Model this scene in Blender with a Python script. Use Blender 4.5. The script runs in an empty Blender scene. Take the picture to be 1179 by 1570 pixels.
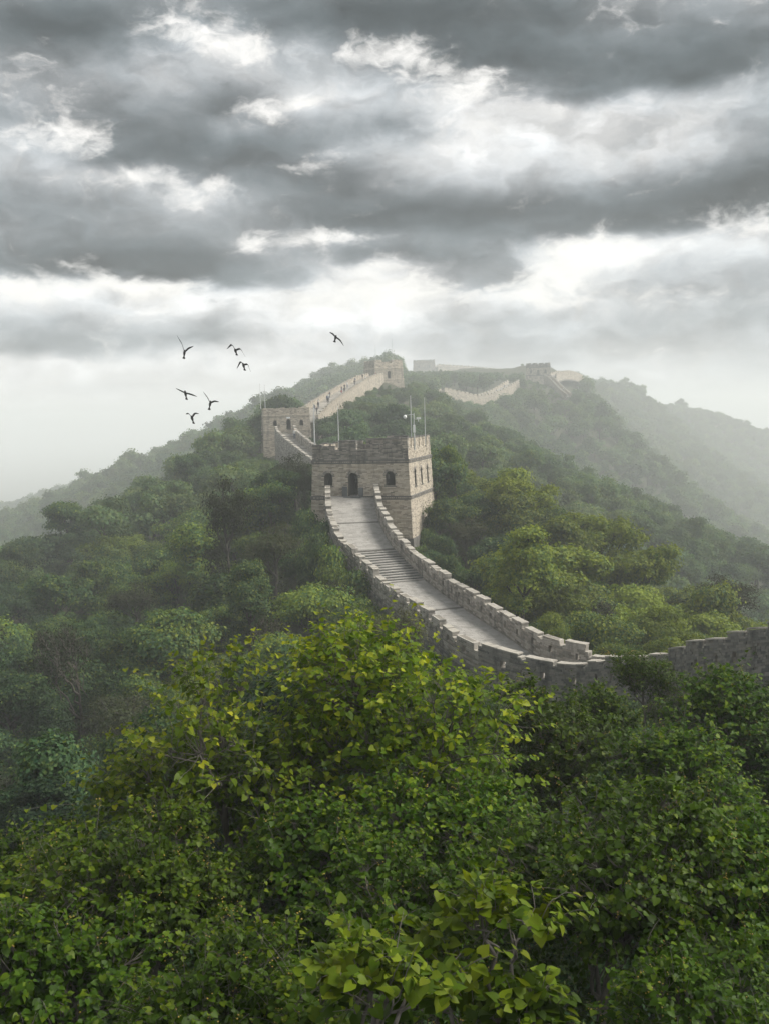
import bpy, math, random
import numpy as np
from math import radians, sin, cos, pi
from mathutils import Matrix, Vector

SC = bpy.context.scene
COL = SC.collection
RNG = np.random.default_rng(7)
random.seed(7)

# ------------------------------------------------------------------ camera
F = 1500.0                       # focal length in photograph pixels (photograph is 1179 wide, 1570 tall)
CX, CY = 589.5, 785.0
PITCH = math.atan2(CY - 635.0, F)
ROLL = radians(1.5)
f0 = Vector((0, cos(PITCH), -sin(PITCH)))
u0 = Vector((0, sin(PITCH), cos(PITCH)))
r0 = Vector((1, 0, 0))
rr = r0 * cos(ROLL) - u0 * sin(ROLL)
uu = u0 * cos(ROLL) + r0 * sin(ROLL)
cam_data = bpy.data.cameras.new('camera')
cam = bpy.data.objects.new('camera', cam_data)
COL.objects.link(cam)
m = Matrix.Identity(4)
for i in range(3):
    m[i][0], m[i][1], m[i][2] = rr[i], uu[i], -f0[i]
cam.matrix_world = m
cam_data.sensor_fit = 'HORIZONTAL'
cam_data.sensor_width = 36.0
cam_data.lens = 36.0 * F / 1179.0
cam_data.clip_start = 0.1
cam_data.clip_end = 9000
SC.camera = cam


def at(px, py, Y):
    """world point seen at a photograph pixel, at distance Y ahead of the camera"""
    d = f0 + rr * ((px - CX) / F) + uu * ((CY - py) / F)
    return d * (Y / d.y)


def far(Y):
    """distances beyond the second tower"""
    return Y if Y < 200 else 200 + (Y - 200) * 2.2


def atf(px, py, Y):
    return at(px, py, far(Y))


def project(p):
    p = np.asarray(p, float).reshape(-1, 3)
    z = p @ np.array(f0)
    return np.stack([CX + F * (p @ np.array(rr)) / z, CY - F * (p @ np.array(uu)) / z, z], 1)


# ------------------------------------------------------------------ world: overcast sky with heavy broken cloud
SUN_EL, SUN_AZ = radians(46), radians(88)       # azimuth measured from straight ahead (+Y) to the right (+X)
world = bpy.data.worlds.new('World')
SC.world = world
world.use_nodes = True
wt = world.node_tree
for n in list(wt.nodes):
    wt.nodes.remove(n)


class NT:
    def __init__(s, tree):
        s.t = tree

    def n(s, typ, **kw):
        nd = s.t.nodes.new(typ)
        for k, v in kw.items():
            setattr(nd, k, v)
        return nd

    def put(s, sock, v):
        if isinstance(v, bpy.types.NodeSocket):
            s.t.links.new(v, sock)
        elif v is not None:
            sock.default_value = v

    def math(s, op, a, b=None, c=None, clamp=False):
        nd = s.n('ShaderNodeMath', operation=op, use_clamp=clamp)
        for i, v in enumerate((a, b, c)):
            if v is not None:
                s.put(nd.inputs[i], v)
        return nd.outputs[0]

    def vec(s, op, a, b=None, c=None):
        nd = s.n('ShaderNodeVectorMath', operation=op)
        for i, v in enumerate((a, b, c)):
            if v is not None:
                s.put(nd.inputs[i], v)
        return nd.outputs['Value'] if op in ('LENGTH', 'DOT_PRODUCT') else nd.outputs['Vector']

    def noise(s, v, scale, detail=4, rough=0.55, dist=0.0, color=False):
        nd = s.n('ShaderNodeTexNoise')
        if v is not None:
            s.put(nd.inputs['Vector'], v)
        nd.inputs['Scale'].default_value = scale
        nd.inputs['Detail'].default_value = detail
        nd.inputs['Roughness'].default_value = rough
        nd.inputs['Distortion'].default_value = dist
        return nd.outputs['Color'] if color else nd.outputs['Fac']

    def ramp(s, fac, stops, interp='LINEAR'):
        nd = s.n('ShaderNodeValToRGB')
        cr = nd.color_ramp
        cr.interpolation = interp
        while len(cr.elements) < len(stops):
            cr.elements.new(0.5)
        for e, (p, c) in zip(cr.elements, stops):
            e.position = p
            e.color = (c[0], c[1], c[2], 1) if not isinstance(c, (int, float)) else (c, c, c, 1)
        s.put(nd.inputs[0], fac)
        return nd.outputs[0]

    def mix(s, fac, a, b, mode='MIX'):
        nd = s.n('ShaderNodeMix', data_type='RGBA', blend_type=mode)
        s.put(nd.inputs[0], fac)
        s.put(nd.inputs[6], a if isinstance(a, bpy.types.NodeSocket) else (*a, 1))
        s.put(nd.inputs[7], b if isinstance(b, bpy.types.NodeSocket) else (*b, 1))
        return nd.outputs[2]

    def maprange(s, v, a, b, c=0.0, d=1.0, smooth=True):
        nd = s.n('ShaderNodeMapRange', interpolation_type='SMOOTHSTEP' if smooth else 'LINEAR')
        s.put(nd.inputs[0], v)
        for i, q in enumerate((a, b, c, d)):
            nd.inputs[1 + i].default_value = q
        return nd.outputs[0]


W = NT(wt)
tc = W.n('ShaderNodeTexCoord')
DIR = tc.outputs['Generated']
sep = W.n('ShaderNodeSeparateXYZ')
W.put(sep.inputs[0], DIR)
az = W.math('ARCTAN2', sep.outputs[0], sep.outputs[1])
el = W.math('ARCSINE', sep.outputs[2])
# the cloud base lies in a flat layer, so features flatten towards the horizon
stretch = W.vec('MULTIPLY', DIR, (1.0, 1.0, 1.9))
warp = W.noise(stretch, 5.0, 4, 0.5, color=True)
warp2 = W.noise(stretch, 15.0, 6, 0.55, color=True)
comb = W.n('ShaderNodeCombineXYZ')
W.put(comb.inputs[0], az)
W.put(comb.inputs[1], el)
P0 = W.vec('ADD', comb.outputs[0], W.vec('MULTIPLY', W.vec('SUBTRACT', warp, (.5, .5, .5)), (0.10, 0.030, 0)))
P0 = W.vec('ADD', P0, W.vec('MULTIPLY', W.vec('SUBTRACT', warp2, (.5, .5, .5)), (0.055, 0.030, 0)))
# cloud banks: centre x, centre y, half width, height above and below the base (photograph pixels), weight
BANKS = [
    (90, 15, 230, 60, 44, 1.0), (0, 60, 120, 50, 40, .40),
    (860, 75, 330, 150, 40, .85), (1010, 112, 240, 60, 18, .65), (560, 6, 220, 70, 40, .85), (700, 60, 130, 60, 40, .35), (1190, 60, 160, 80, 50, .35),
    (60, 175, 190, 60, 40, .45), (250, 226, 180, 50, 26, .80), (120, 150, 160, 50, 40, .25), (345, 156, 70, 30, 20, .60),
    (470, 205, 100, 40, 26, .38), (620, 196, 80, 40, 22, .55), (370, 260, 130, 40, 34, .50), (500, 275, 110, 50, 40, .45),
    (640, 322, 190, 45, 22, .95), (500, 345, 140, 40, 22, .40), (960, 334, 270, 55, 22, 1.0), (1130, 270, 110, 40, 30, .55), (1060, 305, 130, 40, 26, .35),
    (60, 408, 250, 80, 20, 1.0), (260, 418, 150, 60, 18, .75), (330, 420, 70, 40, 20, .35), (60, 300, 170, 46, 36, .55),
    (560, 385, 120, 34, 20, .50), (740, 425, 90, 50, 24, .52), (660, 385, 150, 24, 18, .35), (440, 436, 50, 30, 14, .40),
    (1080, 420, 230, 50, 50, .22), (1190, 500, 170, 110, 90, .34), (1190, 190, 80, 90, 60, .40), (880, 250, 160, 40, 40, .10),
    (90, 520, 140, 60, 18, .72), (310, 508, 80, 22, 14, .45), (860, 540, 300, 120, 70, .22),
    (130, 588, 90, 16, 8, .34), (300, 640, 130, 14, 8, .26), (40, 640, 120, 18, 8, .24), (620, 520, 200, 60, 40, .12),
]

def bank_sum(rows, P, lift=False):
    acc = up = None
    for (bx, by, hw, hu, hd, wgt) in rows:
        d = at(bx, by, 100).normalized()
        a0, e0 = math.atan2(d.x, d.y), math.asin(d.z)
        k = 1.0 / F
        v = vr = W.vec('MULTIPLY', W.vec('SUBTRACT', P, (a0, e0, 0)), (1 / (hw * k), 1 / (hu * k), 0))
        if hd != hu:
            v = W.vec('MAXIMUM', v, W.vec('MULTIPLY', v, (-1.0, -hu / hd, 0)))
        q = W.vec('DOT_PRODUCT', v, v)
        g = W.math('MULTIPLY', W.math('POWER', 2.718, W.math('MULTIPLY', q, -0.9)), wgt)
        acc = g if acc is None else W.math('ADD', acc, g)
        if lift:
            y = W.math('MULTIPLY', g, W.vec('DOT_PRODUCT', vr, (0, 1, 0)))
            up = y if up is None else W.math('ADD', up, y)
    return (acc, up) if lift else acc


acc, lift = bank_sum(BANKS, P0, True)
height = W.math('DIVIDE', lift, W.math('ADD', acc, 0.15))      # below 0 on the underside of a bank, above 0 on its top
# openings in the cloud where the bright upper sky shows
GAPS = [(385, 68, 90, 34, 34, .95), (290, 45, 70, 20, 20, .55), (625, 84, 60, 20, 20, .75), (740, 128, 80, 20, 20, .58), (880, 160, 70, 16, 16, .36), (205, 270, 70, 20, 20, .70),
        (310, 312, 80, 20, 20, .70), (410, 182, 50, 16, 16, .70), (470, 162, 30, 14, 14, .70), (350, 280, 40, 16, 16, .55), (520, 248, 60, 22, 22, .66),
        (515, 366, 70, 16, 16, .80), (560, 412, 50, 14, 14, .66), (860, 392, 70, 40, 40, .90), (790, 446, 90, 22, 22, .80), (560, 450, 120, 20, 20, .45),
        (180, 444, 160, 12, 12, .6), (420, 470, 160, 30, 30, .40), (1010, 455, 70, 22, 22, .55), (1150, 335, 70, 18, 18, .50), (20, 440, 50, 26, 26, .5), (130, 205, 60, 14, 14, .45),
        (40, 215, 50, 20, 20, .55), (250, 570, 330, 70, 60, .40), (760, 190, 140, 40, 40, .2), (960, 380, 120, 14, 14, .5), (380, 372, 30, 14, 14, .5)]
gap = bank_sum(GAPS, P0)
# beyond the picture the broken cloud goes on
az_out = W.maprange(W.math('ABSOLUTE', az), 0.40, 0.62)
el_out = W.maprange(el, 0.42, 0.60)
outside = W.math('MAXIMUM', az_out, el_out)
wide = W.noise(stretch, 2.6, 5, 0.55)
acc = W.math('ADD', acc, W.math('MULTIPLY', outside, W.maprange(wide, 0.40, 0.66, 0.0, 0.95)))
gap = W.math('ADD', gap, W.math('MULTIPLY', outside, W.maprange(wide, 0.52, 0.36, 0.0, 0.8)))
billow = W.vec('ADD', stretch, W.vec('MULTIPLY', W.vec('SUBTRACT', warp2, (.5, .5, .5)), (.09, .09, .12)))
fine = W.noise(billow, 8.5, 10, 0.56, 0.0)
fine_up = W.noise(W.vec('ADD', billow, (0.012, 0, 0.045)), 8.5, 8, 0.56, 0.0)
finer = W.noise(billow, 34.0, 7, 0.6, 0.0)
crease = W.math('ABSOLUTE', W.math('SUBTRACT', W.noise(billow, 19.0, 5, 0.55, 0.0), 0.5))
relief = W.math('SUBTRACT', fine_up, fine)
dens = W.math('ADD', W.math('MULTIPLY', acc, 1.12), W.math('MULTIPLY', W.math('SUBTRACT', fine, 0.47), 1.30))
dens = W.math('ADD', dens, W.math('MULTIPLY', W.math('SUBTRACT', finer, 0.5), 0.30))
dens = W.math('ADD', dens, W.math('MULTIPLY', W.math('SUBTRACT', crease, 0.09), 0.8))
dens = W.math('SUBTRACT', dens, W.math('MULTIPLY', gap, 0.50))
low = W.maprange(el, -0.01, 0.10)
dens = W.math('MULTIPLY', dens, W.math('ADD', 0.55, W.math('MULTIPLY', low, 0.45)))
dens = W.math('MULTIPLY', dens, W.math('SUBTRACT', 0.68, W.math('MULTIPLY', height, 0.42)))
cloud = W.ramp(dens, [(0.00, (.84, .845, .84)), (0.09, (.66, .675, .68)), (0.24, (.470, .497, .515)),
                      (0.42, (.275, .302, .320)), (0.64, (.148, .172, .186)), (0.9, (.082, .100, .110)), (1.0, (.074, .090, .099))], 'B_SPLINE')
shade = W.math('ADD', 1.0, W.math('MULTIPLY', relief, -2.4))
cloud = W.vec('SCALE', cloud)
W.put(cloud.node.inputs['Scale'], W.math('MINIMUM', W.math('MAXIMUM', shade, 0.70), 1.5))
op = W.math('ADD', W.math('MULTIPLY', gap, 1.1), W.math('MULTIPLY', W.math('SUBTRACT', fine, 0.5), -2.1))
op = W.math('ADD', op, W.math('MULTIPLY', W.math('SUBTRACT', finer, 0.5), -1.0))
op = W.math('SUBTRACT', op, W.math('MULTIPLY', W.math('SUBTRACT', crease, 0.09), 1.2))
opening = W.maprange(op, 0.30, 1.22)
cloud = W.mix(opening, cloud, (1.06, 1.04, .99))
# thin pale air low down, brightest to the left where the light breaks through
lowair = W.math('MULTIPLY', W.maprange(el, 0.075, 0.0), 0.72)
airc = W.mix(W.maprange(az, -0.05, 0.36), (.93, .925, .90), (.62, .64, .65))
cloud = W.mix(lowair, cloud, airc)
sky = W.n('ShaderNodeTexSky', sky_type='NISHITA', sun_disc=False)
sky.sun_elevation = SUN_EL
sky.sun_rotation = SUN_AZ
sky.air_density, sky.dust_density, sky.ozone_density = 1.0, 3.0, 1.0
sky_s = W.vec('SCALE', sky.outputs[0])
sky_s.node.inputs['Scale'].default_value = 0.10
col = W.mix(W.math('SUBTRACT', 1.0, W.math('MULTIPLY', opening, 0.10)), sky_s, cloud)
bg = W.n('ShaderNodeBackground')
W.put(bg.inputs[0], col)
bg.inputs[1].default_value = 0.282
wo = W.n('ShaderNodeOutputWorld')
W.put(wo.inputs[0], bg.outputs[0])
world.cycles.sampling_method = 'MANUAL'
world.cycles.sample_map_resolution = 512

# ------------------------------------------------------------------ sun through thin cloud
sd = bpy.data.lights.new('sun', 'SUN')
sd.energy = 1.5
sd.angle = radians(26)
sd.color = (1.0, 0.95, 0.86)
so = bpy.data.objects.new('sun', sd)
sv = Vector((sin(SUN_AZ) * cos(SUN_EL), cos(SUN_AZ) * cos(SUN_EL), sin(SUN_EL)))
so.rotation_euler = sv.to_track_quat('Z', 'Y').to_euler()
so.location = sv * 300
COL.objects.link(so)

vs = SC.view_settings
vs.view_transform = 'Standard'
vs.look = 'None'
vs.exposure = 2.0
vs.gamma = 1.0
vs.use_curve_mapping = False
SC.render.engine = 'CYCLES'
cy = SC.cycles
cy.use_denoising = True
try:
    cy.denoiser = 'OPENIMAGEDENOISE'
    cy.denoising_input_passes = 'RGB_ALBEDO_NORMAL'
except Exception:
    pass
cy.max_bounces = 8
cy.diffuse_bounces = 3
cy.glossy_bounces = 2
cy.transmission_bounces = 4
cy.volume_bounces = 3
cy.use_adaptive_sampling = True
cy.adaptive_threshold = 0.02
cy.sample_clamp_indirect = 4.0

# ------------------------------------------------------------------ materials


def new_mat(name):
    mt = bpy.data.materials.new(name)
    mt.use_nodes = True
    t = mt.node_tree
    for n in list(t.nodes):
        t.nodes.remove(n)
    N = NT(t)
    out = N.n('ShaderNodeOutputMaterial')
    return mt, N, out


def bump(N, h, strength, dist=0.02):
    b = N.n('ShaderNodeBump')
    b.inputs['Strength'].default_value = strength
    b.inputs['Distance'].default_value = dist
    N.put(b.inputs['Height'], h)
    return b.outputs[0]


def masonry(name, cols, stain=(0.07, 0.07, 0.065), stain_amt=0.6, lichen=0.0, rough=0.92):
    """cols: list of piece colours picked per piece; weather stains with a shape of their own on top"""
    mt, N, out = new_mat(name)
    geo = N.n('ShaderNodeNewGeometry')
    rnd = geo.outputs['Random Per Island']
    stops = [(i / max(1, len(cols)), c) for i, c in enumerate(cols)]
    base = N.ramp(rnd, stops, 'CONSTANT')
    pos = geo.outputs['Position']
    streak = N.noise(N.vec('MULTIPLY', pos, (1.5, 1.5, 0.22)), 0.9, 6, 0.65)
    base = N.mix(N.maprange(streak, 0.50, 0.66, 0, stain_amt), base, stain)
    if lichen:
        li = N.noise(pos, 2.4, 5, 0.7)
        base = N.mix(N.maprange(li, 0.55, 0.68, 0, lichen), base, (0.35, 0.35, 0.31))
    gr = N.noise(pos, 9.0, 6, 0.7)
    base = N.mix(N.maprange(gr, 0.3, 0.75, 0.0, 0.5), base, (0.9, 0.9, 0.9), 'MULTIPLY')
    p = N.n('ShaderNodeBsdfPrincipled')
    N.put(p.inputs['Base Color'], base)
    p.inputs['Roughness'].default_value = rough
    p.inputs['Specular IOR Level'].default_value = 0.25
    N.put(p.inputs['Normal'], bump(N, N.noise(pos, 14.0, 5, 0.7), 0.6, 0.03))
    N.put(out.inputs[0], p.outputs[0])
    return mt


def plain(name, c, rough=0.6, metal=0.0, var=0.15):
    mt, N, out = new_mat(name)
    geo = N.n('ShaderNodeNewGeometry')
    nz = N.noise(geo.outputs['Position'], 6.0, 5, 0.6)
    base = N.mix(N.maprange(nz, 0.3, 0.7, 0, var * 2), c, tuple(x * 0.55 for x in c))
    p = N.n('ShaderNodeBsdfPrincipled')
    N.put(p.inputs['Base Color'], base)
    p.inputs['Roughness'].default_value = rough
    p.inputs['Metallic'].default_value = metal
    N.put(out.inputs[0], p.outputs[0])
    return mt


def leaf_mat(name, dark, mid, young, transl=0.35, region=True, rough=0.55):
    """leaf colours: per-leaf, per-tree and slow change from place to place; 'tint' marks young shoots"""
    mt, N, out = new_mat(name)
    geo = N.n('ShaderNodeNewGeometry')
    oi = N.n('ShaderNodeObjectInfo')
    at_ = N.n('ShaderNodeAttribute', attribute_name='tint')
    a = N.math('MULTIPLY', geo.outputs['Random Per Island'], 0.42)
    b = N.math('MULTIPLY', oi.outputs['Random'], 0.38 if region else 0.15)
    fac = N.math('ADD', a, b)
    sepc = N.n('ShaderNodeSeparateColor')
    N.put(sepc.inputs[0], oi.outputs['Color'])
    fac = N.math('ADD', fac, N.math('MULTIPLY', N.math('SUBTRACT', 1.0, sepc.outputs[0]), 0.5))  # low red in object colour shifts leaves yellower, as if sunlit
    if region:
        nz = N.noise(geo.outputs['Position'], 0.028, 3, 0.5)
        fac = N.math('ADD', fac, N.math('MULTIPLY', N.math('SUBTRACT', nz, 0.42), 1.1))
    else:
        fac = N.math('ADD', fac, 0.08)
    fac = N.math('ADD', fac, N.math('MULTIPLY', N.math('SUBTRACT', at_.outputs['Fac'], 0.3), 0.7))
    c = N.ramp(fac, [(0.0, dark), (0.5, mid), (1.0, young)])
    hs = N.n('ShaderNodeHueSaturation')
    N.put(hs.inputs['Color'], c)
    N.put(hs.inputs['Hue'], N.math('ADD', 0.485, N.math('MULTIPLY', oi.outputs['Random'], 0.03)))
    N.put(hs.inputs['Value'], N.math('ADD', 0.66 if region else 0.88, N.math('MULTIPLY', N.math('FRACT', N.math('MULTIPLY', oi.outputs['Random'], 7.31)), 0.66 if region else 0.24)))
    c = hs.outputs[0]
    p = N.n('ShaderNodeBsdfPrincipled')
    N.put(p.inputs['Base Color'], c)
    p.inputs['Roughness'].default_value = rough
    p.inputs['Specular IOR Level'].default_value = 0.10
    tr = N.n('ShaderNodeBsdfTranslucent')
    N.put(tr.inputs[0], N.mix(1.0, c, (1.25, 1.25, 0.55), 'MULTIPLY'))
    mx = N.n('ShaderNodeMixShader')
    mx.inputs[0].default_value = transl
    N.put(mx.inputs[1], p.outputs[0])
    N.put(mx.inputs[2], tr.outputs[0])
    N.put(out.inputs[0], mx.outputs[0])
    return mt


def bark_mat(name, c1, c2):
    mt, N, out = new_mat(name)
    geo = N.n('ShaderNodeNewGeometry')
    nz = N.noise(N.vec('MULTIPLY', geo.outputs['Position'], (1, 1, .35)), 11.0, 6, 0.7)
    c = N.ramp(nz, [(0.3, c1), (0.7, c2)])
    p = N.n('ShaderNodeBsdfPrincipled')
    N.put(p.inputs['Base Color'], c)
    p.inputs['Roughness'].default_value = 0.9
    N.put(p.inputs['Normal'], bump(N, nz, 0.7, 0.02))
    N.put(out.inputs[0], p.outputs[0])
    return mt


M = {}
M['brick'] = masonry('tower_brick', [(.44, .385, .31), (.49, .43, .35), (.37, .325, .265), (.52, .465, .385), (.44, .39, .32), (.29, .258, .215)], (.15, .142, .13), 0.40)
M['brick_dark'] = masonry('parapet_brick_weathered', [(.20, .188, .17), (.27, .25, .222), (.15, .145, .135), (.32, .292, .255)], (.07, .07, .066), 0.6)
M['core'] = masonry('lime_mortar_core', [(.20, .185, .16)], (.07, .07, .065), 0.6)
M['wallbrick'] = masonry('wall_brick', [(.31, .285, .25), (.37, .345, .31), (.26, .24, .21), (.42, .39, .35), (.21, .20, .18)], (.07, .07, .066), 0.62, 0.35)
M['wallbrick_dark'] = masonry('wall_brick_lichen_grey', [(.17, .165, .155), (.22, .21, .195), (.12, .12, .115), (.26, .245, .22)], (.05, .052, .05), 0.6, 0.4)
M['coping'] = masonry('coping_stone', [(.31, .29, .255), (.27, .253, .225), (.34, .318, .28), (.22, .208, .188)], (.11, .105, .098), 0.5, 0.25)
M['paving'] = masonry('paving_brick', [(.30, .29, .272), (.285, .275, .258), (.315, .304, .286), (.27, .26, .243)], (.175, .168, .155), 0.6)
M['joint'] = masonry('paving_joint', [(.12, .115, .105)], (.09, .085, .08), 0.3)
M['slab'] = masonry('stone_block', [(.115, .125, .13)], (.06, .065, .065), 0.5)
M['farwall'] = masonry('pale_wall_brick', [(.33, .29, .235), (.38, .335, .27), (.28, .25, .21), (.42, .375, .31)], (.13, .12, .105), 0.5)
M['steel'] = plain('galvanised_pole', (.55, .56, .56), .45, 0.5)
M['white'] = plain('white_plastic', (.75, .76, .76), .4, 0, .05)
M['black'] = plain('dark_iron', (.03, .03, .032), .6)
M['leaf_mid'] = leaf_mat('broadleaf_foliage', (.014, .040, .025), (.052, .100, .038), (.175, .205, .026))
M['leaf_far'] = leaf_mat('far_foliage', (.030, .070, .042), (.066, .118, .050), (.125, .155, .048))
M['leaf_dusk'] = leaf_mat('dark_sparse_foliage', (.020, .030, .018), (.036, .046, .022), (.060, .060, .028))
M['leaf_near'] = leaf_mat('linden_leaves', (.012, .032, .003), (.048, .092, .006), (.195, .235, .014), .36, False, .45)
M['leaf_yellow'] = leaf_mat('linden_leaves_yellowing', (.026, .058, .005), (.100, .150, .009), (.38, .37, .020), .42, False, .45)
M['leaf_gold'] = leaf_mat('golden_shrub_leaves', (.12, .11, .02), (.24, .20, .03), (.36, .28, .04), .4, False)
M['fruit'] = plain('linden_fruit', (.30, .22, .035), .6, 0, .2)
M['bark'] = bark_mat('grey_bark', (.045, .040, .034), (.15, .135, .12))
M['bark_dark'] = bark_mat('dark_bark', (.020, .018, .016), (.065, .057, .048))
M['twig'] = bark_mat('dry_twig', (.06, .052, .043), (.15, .133, .112))
M['bird'] = plain('dark_plumage', (.035, .034, .036), .8)
M['skin'] = plain('skin', (.40, .25, .18), .6, 0, .05)

# ------------------------------------------------------------------ mesh helpers


def mesh_np(name, verts, quads=None, tris=None, mat=None, smooth=False, tint=None):
    verts = np.asarray(verts, np.float32).reshape(-1, 3)
    parts, starts, totals, off = [], [], [], 0
    for arr, k in ((quads, 4), (tris, 3)):
        if arr is not None and len(arr):
            arr = np.asarray(arr, np.int32).reshape(-1, k)
            parts.append(arr.ravel())
            starts.append(off + np.arange(len(arr), dtype=np.int32) * k)
            totals.append(np.full(len(arr), k, np.int32))
            off += arr.size
    me = bpy.data.meshes.new(name)
    me.vertices.add(len(verts))
    me.vertices.foreach_set('co', verts.ravel())
    if parts:
        loops, st, tt = np.concatenate(parts), np.concatenate(starts), np.concatenate(totals)
        me.loops.add(len(loops))
        me.loops.foreach_set('vertex_index', loops)
        me.polygons.add(len(st))
        me.polygons.foreach_set('loop_start', st)
        me.polygons.foreach_set('loop_total', tt)
        me.polygons.foreach_set('use_smooth', np.full(len(st), bool(smooth)))
    me.update(calc_edges=True)
    if mat is not None:
        for x in (mat if isinstance(mat, (list, tuple)) else [mat]):
            me.materials.append(x)
    if tint is not None:
        a = me.attributes.new('tint', 'FLOAT', 'POINT')
        a.data.foreach_set('value', np.asarray(tint, np.float32))
    return me


def link(name, me, parent=None, **props):
    o = bpy.data.objects.new(name, me)
    COL.objects.link(o)
    if parent is not None:
        o.parent = parent
    for k, v in props.items():
        if v is not None:
            o[k] = v
    return o


def empty(name, loc=(0, 0, 0), **props):
    o = link(name, None, None, **props)
    o.location = loc
    o.empty_display_size = 0.3
    return o


BOXQ = np.array([[0, 3, 2, 1], [4, 5, 6, 7], [0, 1, 5, 4], [1, 2, 6, 5], [2, 3, 7, 6], [3, 0, 4, 7]])


def boxes_mesh(name, B, fmap, mat):
    """B: (N,6) rows s0,s1,t0,t1,h0,h1 in the map's own coordinates"""
    B = np.asarray(B, float).reshape(-1, 6)
    n = len(B)
    ss = B[:, [0, 1, 1, 0, 0, 1, 1, 0]]
    tt = B[:, [2, 2, 3, 3, 2, 2, 3, 3]]
    hh = B[:, [4, 4, 4, 4, 5, 5, 5, 5]]
    V = fmap(ss.ravel(), tt.ravel(), hh.ravel())
    Q = (BOXQ[None] + (np.arange(n) * 8)[:, None, None]).reshape(-1, 4)
    return mesh_np(name, V, Q, None, mat)


def fix_normals(me):
    import bmesh
    b = bmesh.new()
    b.from_mesh(me)
    bmesh.ops.recalc_face_normals(b, faces=b.faces)
    b.to_mesh(me)
    b.free()


def tubes_arrays(paths, sides=5):
    """paths: list of (pts (k,3), radii (k,)) -> verts, quads"""
    VV, QQ, off = [], [], 0
    ang = np.arange(sides) * 2 * pi / sides
    ca, sa = np.cos(ang), np.sin(ang)
    for pts, rad in paths:
        pts = np.asarray(pts, float)
        k = len(pts)
        tan = np.gradient(pts, axis=0)
        tan /= np.linalg.norm(tan, axis=1, keepdims=True) + 1e-9
        ref = np.array([1.0, 0.13, 0.21]) if abs(tan[0][0]) < 0.8 else np.array([0.1, 1.0, 0.2])
        e1 = np.cross(tan, ref)
        e1 /= np.linalg.norm(e1, axis=1, keepdims=True) + 1e-9
        e2 = np.cross(tan, e1)
        r = np.asarray(rad, float)[:, None, None]
        ring = pts[:, None, :] + r * (ca[None, :, None] * e1[:, None, :] + sa[None, :, None] * e2[:, None, :])
        VV.append(ring.reshape(-1, 3))
        i = np.arange(k - 1)[:, None] * sides
        j = np.arange(sides)[None, :]
        jn = (j + 1) % sides
        q = np.stack([i + j, i + jn, i + sides + jn, i + sides + j], -1).reshape(-1, 4) + off
        QQ.append(q)
        off += k * sides
    return np.concatenate(VV), np.concatenate(QQ)


# ------------------------------------------------------------------ terrain
# ground control points: photograph pixel, distance ahead, and how far the ground lies under that point (tree height)
def G(px, py, Y, drop):
    if Y > 205:
        drop *= far(Y) / Y
        if px > 700 and not (py < 612 and px < 880):            # the right-hand slope runs back into the mist
            Y = max(Y, min(640, Y * (1 + min(1.0, (px - 700) / 480) * .45)))
    if px < 480 and Y > 300:
        Y *= 1.35
    p = at(px, py, far(Y))
    return (p.x, p.y, p.z - drop)


RIGHT_EDGE = [  # inner foot of the right-hand parapet of the near wall, from the tower down and round to the near side
    (-1.0, 96.5, -7.85), (-1.0, 95.0, -8.0), (-.62, 88.4, -9.37), (-.06, 84.3, -10.2), (.75, 80.0, -11.1), (2.96, 74.0, -12.7),
    (5.3, 66.8, -13.55), (7.24, 61.7, -14.15), (8.74, 58.06, -14.7), (10.1, 56.4, -15.05), (12.0, 54.9, -15.2), (14.6, 52.6, -14.7),
    (16.6, 49.6, -14.0), (18.05, 46.4, -13.0), (19.2, 41.5, -11.4), (19.7, 37, -10.0), (19.7, 33, -9.0), (18.9, 27, -8.0)]
LINK2 = [(-1.0, 104.5, -8.0), (-3.5, 120, -9.2), (-8.5, 145, -8.0), (-13.5, 165, -6.0), (-16.9, 178, -4.4), (-18.4, 186.0, -3.2)]
LINK3 = [tuple(atf(468, 648, 199)), tuple(atf(482, 634, 206)), tuple(atf(505, 616, 220)), tuple(atf(530, 600, 235)), tuple(atf(556, 584, 249)), tuple(atf(576, 578, 256))]
LINK4 = [tuple(atf(672, 600, 322)), tuple(atf(700, 606, 327)), tuple(atf(728, 611, 332)), tuple(atf(752, 606, 338)), tuple(atf(772, 596, 344)), tuple(atf(787, 587, 350))]
LINK5 = [tuple(atf(667, 563, 540)), tuple(atf(700, 565, 546)), tuple(atf(740, 568, 553)), tuple(atf(792, 573, 560))]
LINK6 = [tuple(atf(838, 578, 372)), tuple(atf(846, 584, 366)), tuple(atf(854, 592, 360)), tuple(atf(864, 602, 352)), tuple(atf(872, 608, 347))]
LINK7 = [tuple(atf(846, 577, 386)), tuple(atf(860, 573, 392)), tuple(atf(874, 574, 398)), tuple(atf(888, 580, 404))]

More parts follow.
